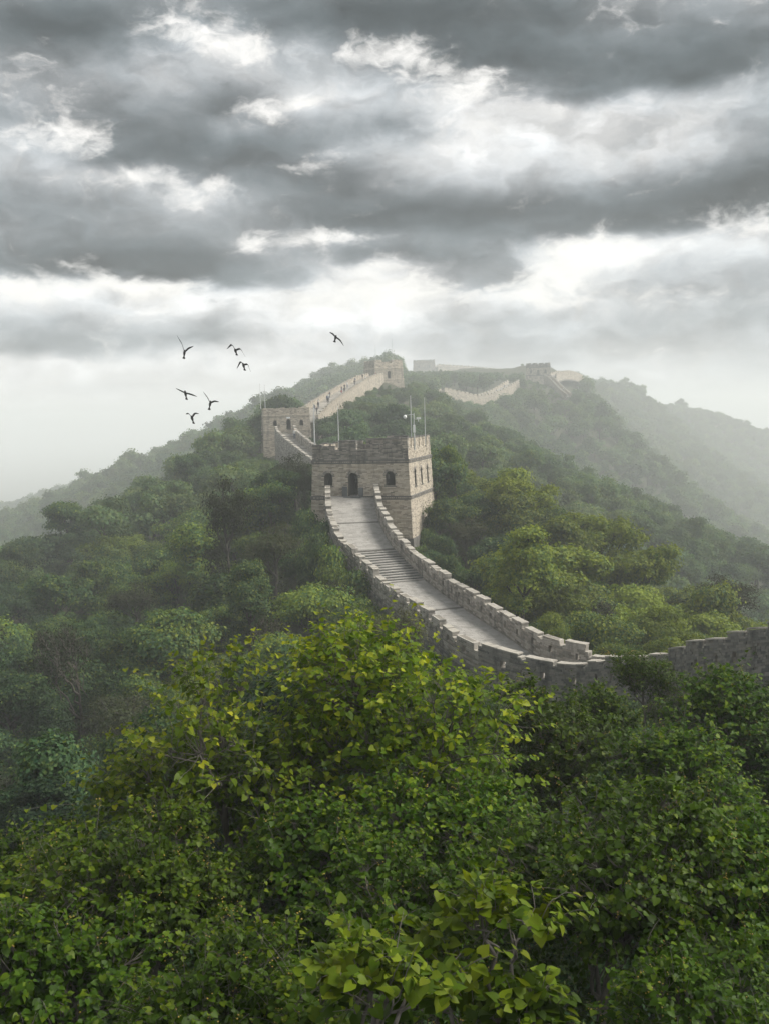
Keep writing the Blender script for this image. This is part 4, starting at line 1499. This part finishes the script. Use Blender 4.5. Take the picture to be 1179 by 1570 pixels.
flank = []
rf = np.random.default_rng(91)
for q, s_ in enumerate(np.arange(4.0, S_TURN - 6, 1.35)):
    t_ = PW + 1.5 + rf.uniform(0, .9)
    g_ = near.map(np.array([s_]), np.array([t_]), np.array([0.0]))[0]
    gz_ = ground(g_[0], g_[1])[0]
    over = 1.05 if S_TOP - 1 < s_ < S_BOT + .5 else (.35 if s_ < S_TOP else -.1)
    top_ = g_[2] + over + rf.normal(0, .22)
    flank.append((g_[0], g_[1], gz_, top_ - gz_, s_))
for q, (x, y, z, h_, s_) in enumerate(flank):
    sc_ = max(.5, h_ / 2.3)
    wh = ORD[q] + ' below the tower' 
    place_tree('shrub', SHRUB[q % 3], (x, y, z - .1), (min(sc_, 1.15), min(sc_, 1.15), sc_), rf.uniform(0, 6), 'dark green shrub against the left parapet, ' + wh, 'shrubs along the left flank of the walkway', 'shrub')

for q, (lx, ly) in enumerate(((5.9, -4.6), (6.3, -2.4), (6.6, -.2), (6.4, 2.2), (5.6, -6.2))):
    ca_, sa_ = cos(YAW1), sin(YAW1)
    x, y = T1.cx + ca_ * lx - sa_ * ly, T1.cy + sa_ * lx + ca_ * ly
    z = ground(x, y)[0]
    h_ = (1.0, 1.25, 1.5, 1.3, .9)[q]
    place_tree('shrub', SHRUB[q % 3], (x, y, z - .1), (.8, .8, h_), q * 1.7, 'green shrub at the right foot of the nearest tower, %s from the front' % ORD[q], 'shrubs at the tower foot', 'shrub')

stuff_pts = []
for i, (x, y, z, k, s_, ap) in enumerate(forest):
    if i < NEARMAX and y < 170:
        L_ = 0 if y < 72 else 1
        px, py = project((x, y, z + 4.0 * s_))[0][:2]
        if s_ < .4:
            nm, cat, lb = 'shrub', 'shrub', 'small green shrub '
            ms = SHRUB[k % 3]
            s_ *= 2.2
        else:
            nm, cat, lb = 'broadleaf_tree', 'tree', kinds_lbl[k] + ' green tree '
            ms = LODS[L_][k]
            if rs.random() < .09:
                ms, lb = AIRY, 'sparse tree '
        rg = region(px, y)
        place_tree(nm, ms, (x, y, z - .25), (s_ * rs.uniform(.85, 1.15), s_ * rs.uniform(.85, 1.15), s_ * rs.uniform(.85, 1.02)), rs.uniform(0, 2 * pi), lb + where(px, py), (nm.replace('_', ' ') + 's ' + rg), cat, sun_tint=(.5 if px > 600 and y > 42 else 0.0))  # sunlight painted into leaf colour: trees to the right are lighter and yellower
    else:
        stuff_pts.append((x, y, z - .3, k, s_))
for (ms, h0_, px, py, Y_, s_, nm, lb, cat) in SPECIAL:
    p = at(px, py, Y_)
    z = ground(p.x, p.y)[0] - .1
    place_tree(nm, ms, (p.x, p.y, z), (s_, s_, max(.35, (p.z - z) / h0_)), 1.3 + px * .01, lb, None, cat)


# trees that would share a label are told apart by their order across the picture
_same = {}
for o in COL.objects:
    if o.name.split('.')[0] in ('broadleaf_tree', 'shrub') and o.parent is None:
        _same.setdefault(o['label'], []).append(o)
for lb_, obs in _same.items():
    if len(obs) > 1:
        obs.sort(key=lambda o: project(tuple(o.location))[0][0])
        for i, o in enumerate(obs):
            o['label'] = lb_ + (', %s one of two' % ('left', 'right')[i] if len(obs) == 2 else ', %s from the left' % ORD[i])
            if len(o['label'].split()) > 16:
                o['label'] = o['label'].replace(' green', '').replace('well ', '')


# ------------------------------------------------------------------ the rest of the forest: one mass of instances
def scatter(name, pts, protos, label, tag):
    """pts: (x, y, z, index, scale)"""
    pc = bpy.data.collections.new(name + '_kinds')
    for i, (tr, cr) in enumerate(protos):
        # crown and trunk joined in one mesh for the mass
        vt = np.empty(len(tr.vertices) * 3, np.float32)
        tr.vertices.foreach_get('co', vt)
        vc = np.empty(len(cr.vertices) * 3, np.float32)
        cr.vertices.foreach_get('co', vc)
        tv = np.empty(len(tr.loops), np.int32)
        tr.loops.foreach_get('vertex_index', tv)
        cv = np.empty(len(cr.loops), np.int32)
        cr.loops.foreach_get('vertex_index', cv)
        tn = np.empty(len(cr.vertices), np.float32)
        cr.attributes['tint'].data.foreach_get('value', tn)
        nv = len(vt) // 3
        me_ = mesh_np(name, np.concatenate([vt, vc]), tv.reshape(-1, 4), cv.reshape(-1, 3) + nv, [tr.materials[0], cr.materials[0]], False, np.concatenate([np.zeros(nv, np.float32), tn]))
        mi = np.concatenate([np.zeros(len(tv) // 4, np.int32), np.ones(len(cv) // 3, np.int32)])
        me_.polygons.foreach_set('material_index', mi)
        o = bpy.data.objects.new('%s_kind_%02d' % (name, i), me_)
        pc.objects.link(o)
    pts = np.array(pts, float)
    me_ = mesh_np(name, pts[:, :3])
    n = len(pts)
    for an, ty, val in (('kind_index', 'INT', pts[:, 3].astype(np.int32)), ('size', 'FLOAT', pts[:, 4].astype(np.float32)), ('turn', 'FLOAT', rs.uniform(0, 6.28, n).astype(np.float32))):
        a = me_.attributes.new(an, ty, 'POINT')
        a.data.foreach_set('value', val)
    o = link(name, me_, None, kind='stuff', label=label, category=tag)
    ng = bpy.data.node_groups.new(name + '_scatter', 'GeometryNodeTree')
    ng.interface.new_socket('Geometry', in_out='INPUT', socket_type='NodeSocketGeometry')
    ng.interface.new_socket('Geometry', in_out='OUTPUT', socket_type='NodeSocketGeometry')
    nn = ng.nodes
    gi, go = nn.new('NodeGroupInput'), nn.new('NodeGroupOutput')
    ip = nn.new('GeometryNodeInstanceOnPoints')
    ci = nn.new('GeometryNodeCollectionInfo')
    ci.inputs['Collection'].default_value = pc
    ci.inputs['Separate Children'].default_value = True
    ci.inputs['Reset Children'].default_value = True
    ip.inputs['Pick Instance'].default_value = True

    def attr(nm, ty):
        q = nn.new('GeometryNodeInputNamedAttribute')
        q.data_type = ty
        q.inputs['Name'].default_value = nm
        return q.outputs['Attribute']
    cx = nn.new('ShaderNodeCombineXYZ')
    ng.links.new(attr('turn', 'FLOAT'), cx.inputs[2])
    ng.links.new(gi.outputs[0], ip.inputs['Points'])
    ng.links.new(ci.outputs[0], ip.inputs['Instance'])
    ng.links.new(attr('kind_index', 'INT'), ip.inputs['Instance Index'])
    ng.links.new(cx.outputs[0], ip.inputs['Rotation'])
    ng.links.new(attr('size', 'FLOAT'), ip.inputs['Scale'])
    ng.links.new(ip.outputs[0], go.inputs[0])
    md = o.modifiers.new('scatter', 'NODES')
    md.node_group = ng
    return o


protos = LODS[1] + LODS[2] + LODS[3]
pts = []
for (x, y, z, k, s_) in stuff_pts:
    L_ = 0 if y < 130 else (1 if y < 420 else 2)
    pts.append((x, y, z, L_ * 8 + k, s_))
scatter('forest', pts, protos, 'dense hazy woodland covering the far slopes and ridges', 'forest')
# undergrowth between the trunks
ug = []
rs2 = np.random.default_rng(8)
Y = 7.0
while Y < 170:
    sp = 1.9 if Y < 60 else 2.8
    half = .43 * Y + 4
    for x in np.arange(-half, half, sp):
        xx, yy = x + rs2.uniform(-.5, .5) * sp, Y + rs2.uniform(-.5, .5) * sp
        ug.append((xx, yy))
    Y += sp
ug = np.array(ug)
uz = ground(ug[:, 0], ug[:, 1])
pts = []
for (x, y), z in zip(ug, uz):
    s_ = rs2.uniform(.45, 1.0)
    if clear_of_wall(x, y, 1.0 * s_) and not blocks_view(x, y, z, 2.3 * s_, 1.5 * s_):
        pts.append((x, y, z - .1, rs2.integers(0, 3), s_))
scatter('undergrowth', pts, SHRUB, 'low leafy undergrowth on the ground between the trees', 'undergrowth')

# ------------------------------------------------------------------ foreground lindens
NT_ = {}
NT_['a'] = near_tree(501, 7.0, 2.35, 2.4, 860, 10, .105, 24, M['leaf_yellow'], 9, .55, .95)
NT_['b'] = near_tree(502, 6.2, 2.0, 1.9, 720, 10, .105, 20, M['leaf_yellow'], 8, .58, .85)
NT_['c'] = near_tree(503, 6.2, 2.2, 1.2, 1050, 11, .100, 12, M['leaf_near'], 8, .42, .75, fruit=160)
NT_['d'] = near_tree(504, 5.6, 1.9, 1.0, 950, 11, .095, 11, M['leaf_near'], 7, .42, .85, fruit=220)
NT_['e'] = near_tree(505, 6.6, 2.0, 1.6, 850, 11, .100, 10, M['leaf_near'], 6, .44, .60, 'bark', 260)
FORE = [  # prototype, pixel of the crown top, distance, scale, turn, label
    ('a', 600, 905, 15.0, 1.08, 0.4, 'tall yellow-green linden in the middle, its top just below the walkway'),
    ('b', 335, 985, 14.0, 1.0, 2.0, 'yellow-green linden left of the middle one, with thin shoots standing up'),
    ('c', 880, 1030, 23.0, .90, 0.9, 'dark green linden in front of the wall at its lowest bend'),
    ('e', 985, 992, 27.0, .58, 3.0, 'linden whose pointed tip rises in front of the dark near wall'),
    ('c', 1150, 1000, 21.0, 1.1, 4.2, 'dark green tree at the right edge below the climbing wall'),
    ('e', 950, 1180, 10.0, .80, 5.2, 'green linden with yellow fruit and grey forked stems at lower right'),
    ('d', 1140, 1190, 10.5, .85, 1.2, 'fruiting linden cut by the right edge of the frame'),
    ('d', 215, 1235, 10.5, .85, 0.2, 'fruiting green linden at lower left'),
    ('d', 10, 1240, 12.5, .85, 4.0, 'light green sapling at the left edge below the dark slope'),
    ('c', 470, 1215, 11.0, .85, 2.7, 'dense green linden below the yellow ones'),
    ('d', 715, 1150, 12.5, .9, 1.9, 'dark linden with pale twigs right of the yellow linden'),
    ('e', 795, 1045, 18.0, 1.0, 0.1, 'green linden below the bend of the walkway'),
    ('c', 1050, 1075, 17.0, 1.0, 5.5, 'dark broad linden between the fruiting lindens and the wall'),
    ('c', 60, 1380, 8.5, .8, 3.6, 'shadowy linden filling the bottom left corner'),
    ('d', 330, 1420, 7.5, .72, 4.7, 'leafy linden along the bottom edge left of the bright saplings'),
    ('e', 1120, 1440, 8.0, .7, 2.2, 'linden with bare grey stem in the bottom right corner'),
    ('e', 620, 1290, 9.5, .75, 1.0, 'green linden behind the bright saplings in the middle'),
]
for (kk, px, py, Y_, s_, turn, lb) in FORE:
    tr, cr, fr, _d = NT_[kk]
    p = at(px, py, Y_)
    topz = float(_d[0][:, 2].max())
    z = p.z - topz * s_
    o = empty('linden_tree', (p.x, p.y, z), label=lb, category='tree', group='lindens in the foreground')
    o.rotation_euler = (0, 0, turn)
    o.scale = (s_, s_, s_)
    link('trunk', tr, o)
    link('crown', cr, o)
    if fr:
        link('fruit', fr, o, kind='stuff')
    # the trunk reaches on down to the ground
    gz_ = ground(p.x, p.y)[0]
    if z > gz_ + .02:
        drop = (z - gz_) / s_ + .3
        r_ = .03 + .011 * 6.5
        V, Q = tubes_arrays([(np.array([(0, 0, -drop), (.03, .02, -drop * .5), (0, 0, .05)]), np.array([r_ * 1.35, r_ * 1.15, r_ * .99]))], 8)
        link('trunk_base', mesh_np('trunk_base', V, Q, None, M['bark'], True), o)

# two bright saplings close to the camera: each of their largest leaves is an object
LEAFM = []
for i in range(4):
    rg = np.random.default_rng(600 + i)
    V = HEART_V.copy()
    V[:, 2] += rg.normal(0, .03, len(V))
    V[:, 0] *= rg.uniform(.92, 1.08)
    LEAFM.append(mesh_np('leaf', V, HEART_Q, None, M['leaf_near'], True, np.full(len(V), .50 + .12 * i)))


def sapling(seed, px, py, Y_, H, R, lo, ntips, per, leaf, label):
    tr, cr, fr, (pos, along, nrm, size, tint) = near_tree(seed, H, R, lo, ntips, per, leaf, 8, M['leaf_near'], 4, .30, .9, 'bark')
    p = at(px, py, Y_)
    z = p.z - float(pos[:, 2].max())
    gz_ = ground(p.x, p.y)[0]
    o = empty('linden_sapling', (p.x, p.y, z), label=label, category='sapling')
    link('trunk', tr, o)
    V, Q = tubes_arrays([(np.array([(0, 0, min(-.2, gz_ - z - .2)), (0, 0, .05)]), np.array([.06, .045]))], 8)
    link('trunk_base', mesh_np('trunk_base', V, Q, None, M['bark'], True), o)
    # nearest to the eye and highest first
    key = pos[:, 2] * 1.0 - pos[:, 1] * .8
    order = np.argsort(-key)
    big = order[:295]
    rest = order[295:]
    side = unit(np.cross(unit(along), nrm))
    nr2 = np.cross(side, unit(along))
    for i in big:
        lf = link('leaf', LEAFM[int(i) % 4], o)
        mm = Matrix.Identity(4)
        al = unit(along[i])
        for q in range(3):
            mm[q][0], mm[q][1], mm[q][2], mm[q][3] = side[i][q] * size[i], al[q] * size[i], nr2[i][q] * size[i], pos[i][q]
        lf.matrix_local = mm
    if len(rest):
        link('foliage', leaves_mesh('foliage', pos[rest], along[rest], nrm[rest], size[rest], M['leaf_near'], np.clip(tint[rest] + .1, 0, 1), True), o, kind='stuff')


sapling(701, 775, 1322, 6.6, 3.6, .62, 1.3, 100, 9, .105, 'bright large-leaved linden sapling at the bottom, right of the middle')
sapling(702, 572, 1392, 6.4, 3.2, .50, 1.3, 70, 9, .105, 'smaller bright large-leaved linden sapling at the bottom middle')

# ------------------------------------------------------------------ poles on the towers


def pole(name, px, py_base, py_top, Y_, r, label, lean=0.0, mat='steel', cat='pole'):
    b, t = at(px, py_base, Y_), at(px, py_top, Y_)
    b = Vector((b.x, b.y, b.z))
    H_ = t.z - b.z
    pts = np.array([(0, 0, 0), (lean * H_ * .5, 0, H_ * .5), (lean * H_, 0, H_)])
    V, Q = tubes_arrays([(pts, np.array([r, r * .85, r * .5]))], 8)
    o = empty(name, b, label=label, category=cat, group='poles on the towers')
    link('shaft', mesh_np('shaft', V, Q, None, M[mat], True), o)
    V, Q = tubes_arrays([(np.array([(0, 0, -.02), (0, 0, .10)]), np.array([r * 2.2, r * 1.8]))], 8)
    link('base_collar', mesh_np('base_collar', V, Q, None, M['black'], True), o)
    V, Q = tubes_arrays([(np.array([(lean * H_, 0, H_ - .02), (lean * H_, 0, H_ + .35)]), np.array([r * .3, r * .08]))], 6)
    link('tip_rod', mesh_np('tip_rod', V, Q, None, M['black'], True), o)
    return o, H_


pole('flag_pole', 483, 688, 617, 97.5, .07, 'thin bare pole at the left corner of the nearest tower')
pole('flag_pole', 520, 688, 622, 100.0, .055, 'thin bare pole behind the broken battlement of the nearest tower')
pole('flag_pole', 652, 684, 609, 101.5, .045, 'thin rod at the rear right corner of the nearest tower')
mast, mh = pole('camera_mast', 631, 690, 606, 96.5, .06, 'steel mast with white surveillance cameras on the nearest tower', cat='mast')


def lbox(name, parent, c_, sx, sy, sz, mat):
    B = np.array([(c_[0] - sx / 2, c_[0] + sx / 2, c_[1] - sy / 2, c_[1] + sy / 2, c_[2] - sz / 2, c_[2] + sz / 2)])
    return link(name, boxes_mesh(name, B, lambda s, t, h: np.stack([s, t, h], -1), mat), parent)


V, Q = tubes_arrays([(np.array([(.28, -.05, 0), (.28, -.05, 2.2), (.28, -.05, 3.6)]), np.array([.07, .065, .05]))], 8)
link('post', mesh_np('post', V, Q, None, M['steel'], True), mast)
lbox('control_box', mast, (.28, -.18, 2.1), .24, .18, .75, M['white'])
V, Q = tubes_arrays([(np.array([(.3, -.05, 3.05), (.62, -.05, 3.0)]), np.array([.03, .03])), (np.array([(-.6, -.05, 3.45), (.3, -.05, 3.5)]), np.array([.03, .03]))], 6)
link('bracket', mesh_np('bracket', V, Q, None, M['steel'], True), mast)


def uvball(r, n=8, sz=1.0):
    V, Q = [], []
    for i in range(n + 1):
        for j in range(n * 2):
            a, b = pi * i / n, pi * j / n
            V.append((r * sin(a) * cos(b), r * sin(a) * sin(b), r * sz * cos(a)))
    for i in range(n):
        for j in range(n * 2):
            k = (j + 1) % (n * 2)
            Q.append((i * 2 * n + j, i * 2 * n + k, (i + 1) * 2 * n + k, (i + 1) * 2 * n + j))
    return np.array(V), np.array(Q)


V, Q = uvball(.18, 8, 1.15)
o = link('dome_camera', mesh_np('dome_camera', V, Q, None, M['white'], True), mast)
o.location = (-.58, -.05, 3.28)
o = lbox('camera_housing', mast, (.75, -.08, 3.12), .42, .22, .2, M['white'])
lbox('lens_hood', o, (.93, -.08, 3.12), .1, .16, .14, M['black'])
lbox('camera_bracket', o, (.72, -.08, 2.92), .08, .1, .25, M['white'])
pole('flag_pole', 400, 627, 590, 192.5, .07, 'left one of two thin poles on the three-arched tower')
pole('flag_pole', 407, 627, 592, 193.5, .07, 'right one of two thin poles on the three-arched tower')
pole('flag_pole', 576, 554, 530, 327, .07, 'faint thin pole on the left half of the hilltop tower')
pole('flag_pole', 602, 554, 521, 327, .07, 'taller thin pole on the right half of the hilltop tower')

# ------------------------------------------------------------------ birds


def bird(px, py, Y_, lt, lm, rm, rt, tail, label, scale=1.0):
    """wing points as photograph-pixel offsets from the body; tail likewise"""
    k = Y_ / F
    o3 = lambda q, d=0.0: np.array([q[0] * k, d, -q[1] * k])
    VV, QQ, off = [], [], 0

    def add(V, Q):
        nonlocal off
        VV.append(V)
        QQ.append(Q + off)
        off += len(V)
    tl = o3(tail)
    ax = unit(tl + np.array([0, .16, 0]))
    Lb = max(.22, np.linalg.norm(tl) + .12)
    # body, head and bill as one spindle; tail spreads at the end
    ts = np.array([-.62, -.56, -.47, -.36, -.22, 0, .3, .6, .85, 1.0])
    rd = np.array([.006, .018, .040, .050, .058, .072, .066, .045, .026, .012])
    V, Q = tubes_arrays([(ts[:, None] * ax * Lb, rd)], 8)
    add(V, Q)
    e1 = unit(np.cross(ax, np.array([0, 0, 1.0]) + .3))
    tv = np.array([ax * Lb * .75 - e1 * .02, ax * Lb * 1.35 - e1 * .085, ax * Lb * 1.42, ax * Lb * 1.35 + e1 * .085, ax * Lb * .75 + e1 * .02])
    nn = np.cross(ax, e1) * .008
    V = np.vstack([tv + nn, tv - nn])
    add(V, np.array([(0, 1, 2, 2), (0, 2, 3, 4), (5, 7, 6, 6), (5, 9, 8, 7), (0, 5, 6, 1), (1, 6, 7, 2), (2, 7, 8, 3), (3, 8, 9, 4)])[[1, 3, 4, 5, 6, 7]])
    add(np.vstack([tv + nn, tv - nn]), np.array([(0, 1, 2, 4), (5, 9, 7, 6)]))
    for (mid, tip, sg) in ((lm, lt, -1), (rm, rt, 1)):
        a, b, c_ = np.array([0, 0, .02]), o3(mid, -.05), o3(tip, .06)
        n = 9
        t = np.linspace(0, 1, n)
        # through the wrist at t = .45
        P_ = np.array([a * (1 - x / .45) + b * (x / .45) if x < .45 else b * (1 - (x - .45) / .55) + c_ * ((x - .45) / .55) for x in t])
        P_[1:-1] = P_[1:-1] * .6 + .2 * (P_[:-2] + P_[2:])
        ch = np.array([.20, .23, .25, .25, .24, .21, .165, .105, .03])
        # the wing's chord runs mostly front to back, tipped so that it shows
        tan = unit(np.gradient(P_, axis=0))
        bk_ = unit(np.array([0, 1.0, 0]) * .62 + ax * .5)
        bk_ = unit(bk_[None] - (tan * (tan @ bk_)[:, None]))
        up = np.cross(tan, bk_)
        lead = P_ - bk_ * ch[:, None] * .4
        trail = P_ + bk_ * ch[:, None] * .6
        th_ = np.linspace(.018, .004, n)[:, None]
        midc = P_ - bk_ * ch[:, None] * .1
        ring = np.stack([lead, midc + up * th_, trail, midc - up * th_], 1)
        V = ring.reshape(-1, 3)
        i = np.arange(n - 1)[:, None] * 4
        j = np.arange(4)[None]
        Q = np.stack([i + j, i + (j + 1) % 4, i + 4 + (j + 1) % 4, i + 4 + j], -1).reshape(-1, 4)
        add(V, Q)
    V = np.concatenate(VV)
    me_ = mesh_np('bird', V, np.concatenate(QQ), None, M['bird'], False)
    me_.validate()
    b = link('bird', me_, None, label=label, category='bird', group='birds in flight')
    b.location = at(px, py, Y_)


Z5 = 1 / 3.573
BIRDS = [
    ((190, 215), (152, 122), (180, 168), (213, 192), (240, 182), (-6, 18), 'dark bird with one wing raised high, uppermost at the left'),
    ((469, 204), (422, 195), (452, 168), (497, 192), (520, 238), (2, 14), 'black bird with arched wings, upper of the middle pair'),
    ((513, 284), (475, 303), (499, 262), (537, 277), (550, 321), (2, 16), 'black bird with drooping wings, lower of the middle pair'),
    ((1018, 131), (985, 104), (1003, 112), (1042, 146), (1060, 178), (-5, 14), 'lone bird gliding near the hilltop tower'),
    ((195, 438), (142, 410), (172, 424), (226, 444), (257, 458), (0, 20), 'bird gliding with flat spread wings at the left'),
    ((331, 494), (293, 428), (319, 461), (354, 481), (379, 487), (-7, 20), 'bird with one long wing up, right of the flat-winged one'),
    ((231, 574), (198, 553), (215, 547), (247, 548), (269, 551), (2, 18), 'small lowest bird with both wings bent down'),
]
for (b0, lt, lm, rm, rt, tl, lb) in BIRDS:
    sub = lambda q: ((q[0] - b0[0]) * Z5, (q[1] - b0[1]) * Z5)
    bird(230 + b0[0] * Z5, 480 + b0[1] * Z5, 55, sub(lt), sub(lm), sub(rm), sub(rt), (tl[0] * Z5, tl[1] * Z5), lb)

# ------------------------------------------------------------------ walkers on the far walls


def person_mesh(name, top, legs, stride):
    verts = [(0, 0, .95), (0, 0, 1.15), (0, 0, 1.38), (0, 0, 1.50), (0, .02, 1.62), (0, .02, 1.72),
             (.10, 0, .90), (.11, stride, .50), (.11, stride * .4 - .05, .06), (.11, stride * .4 + .10, .03),
             (-.10, 0, .90), (-.11, -stride, .50), (-.11, -stride * 1.3, .08), (-.11, -stride * 1.3 + .14, .03),
             (.19, 0, 1.40), (.24, -.05, 1.14), (.22, .10, .94), (-.19, 0, 1.40), (-.24, .04, 1.14), (-.22, .16, .96)]
    edges = [(0, 1), (1, 2), (2, 3), (3, 4), (4, 5), (0, 6), (6, 7), (7, 8), (8, 9), (0, 10), (10, 11), (11, 12), (12, 13), (2, 14), (14, 15), (15, 16), (2, 17), (17, 18), (18, 19)]
    rad = [.15, .14, .16, .065, .10, .085, .095, .07, .05, .04, .095, .07, .05, .04, .075, .05, .04, .075, .05, .04]
    me_ = bpy.data.meshes.new(name)
    me_.from_pydata(verts, edges, [])
    o = bpy.data.objects.new(name, me_)
    COL.objects.link(o)
    sk = o.modifiers.new('skin', 'SKIN')
    for i, sv_ in enumerate(me_.skin_vertices[0].data):
        sv_.radius = (rad[i], rad[i] * (.8 if i in (0, 1, 2) else 1))
        sv_.use_root = (i == 0)
    su = o.modifiers.new('sub', 'SUBSURF')
    su.levels = su.render_levels = 1
    dg = bpy.context.evaluated_depsgraph_get()
    res = bpy.data.meshes.new_from_object(o.evaluated_get(dg))
    bpy.data.objects.remove(o)
    res.materials.clear()
    for x in (top, legs, M['skin'], M['black']):
        res.materials.append(x)
    for pl in res.polygons:
        z = sum(res.vertices[v].co.z for v in pl.vertices) / len(pl.vertices)
        y = sum(res.vertices[v].co.y for v in pl.vertices) / len(pl.vertices)
        pl.material_index = 1 if z < .93 else (0 if z < 1.47 else (3 if (z > 1.68 or y < .0) else 2))
        pl.use_smooth = True
    return res


CL = {'white': plain('white_cotton', (.72, .72, .70), .8), 'dark': plain('dark_cloth', (.03, .03, .035), .85), 'red': plain('red_cloth', (.30, .05, .045), .8), 'blue': plain('blue_cloth', (.07, .11, .20), .8), 'grey': plain('grey_cloth', (.16, .16, .17), .85)}
PM = {k: person_mesh('person_' + k, CL[k], CL['dark' if i % 2 else 'blue'], .10 + .05 * (i % 3)) for i, k in enumerate(CL)}
rp = np.random.default_rng(77)


def walkers(curve, fr, where, grp, keys):
    ordw = ['first', 'second', 'third', 'fourth', 'fifth', 'sixth', 'seventh', 'eighth', 'ninth', 'tenth', 'eleventh', 'twelfth', 'thirteenth', 'fourteenth', 'fifteenth', 'sixteenth', 'seventeenth', 'eighteenth']
    for i, f in enumerate(fr):
        s_ = f * curve.L
        q = curve.map(np.array([s_]), np.array([rp.uniform(-1.4, 1.4)]), np.array([.02]))[0]
        k = keys[i % len(keys)]
        o = link('person', PM[k], None, label='%s walker in line %s, in a %s top' % (ordw[i], where, k), category='person', group=grp)
        o.location = q
        n = curve.nor(np.array([s_]))[0]
        o.rotation_euler = (0, 0, math.atan2(n[1], n[0]) + (0 if rp.random() < .5 else pi) + rp.normal(0, .3))
        h = rp.uniform(.94, 1.06)
        o.scale = (h, h, h)


walkers(c3, np.linspace(.10, .97, 18), 'up to the hilltop tower', 'walkers on the stairs to the hilltop tower', ['dark', 'grey', 'dark', 'white', 'dark', 'blue', 'white', 'dark', 'red'])
walkers(c4, [.12, .2, .45, .55, .62, .70, .78, .84, .93], 'along the pale dipping wall', 'walkers on the dipping wall', ['dark', 'grey', 'dark', 'blue'])
walkers(c6, [.1, .3, .45, .7], 'down the knoll stairs', 'walkers on the knoll stairs', ['white', 'dark', 'grey'])
walkers(c2, [.93], 'before the three-arched tower', 'walkers by the three-arched tower', ['white'])

# ------------------------------------------------------------------ haze
mt, N, out = new_mat('haze')
pv = N.n('ShaderNodeVolumePrincipled')
pv.inputs['Color'].default_value = (.94, .98, 1.0, 1)
pv.inputs['Density'].default_value = 0.00080
pv.inputs['Anisotropy'].default_value = 0.05
N.put(out.inputs['Volume'], pv.outputs[0])
B = np.array([(-7100., 7100., -7100., 7100., -158., 46.)])
hz = link('haze', boxes_mesh('haze', B, lambda s, t, h: np.stack([s, t, h], -1), mt), None, kind='stuff', label='pale even haze lying over the hills', category='haze')
fix_normals(hz.data)
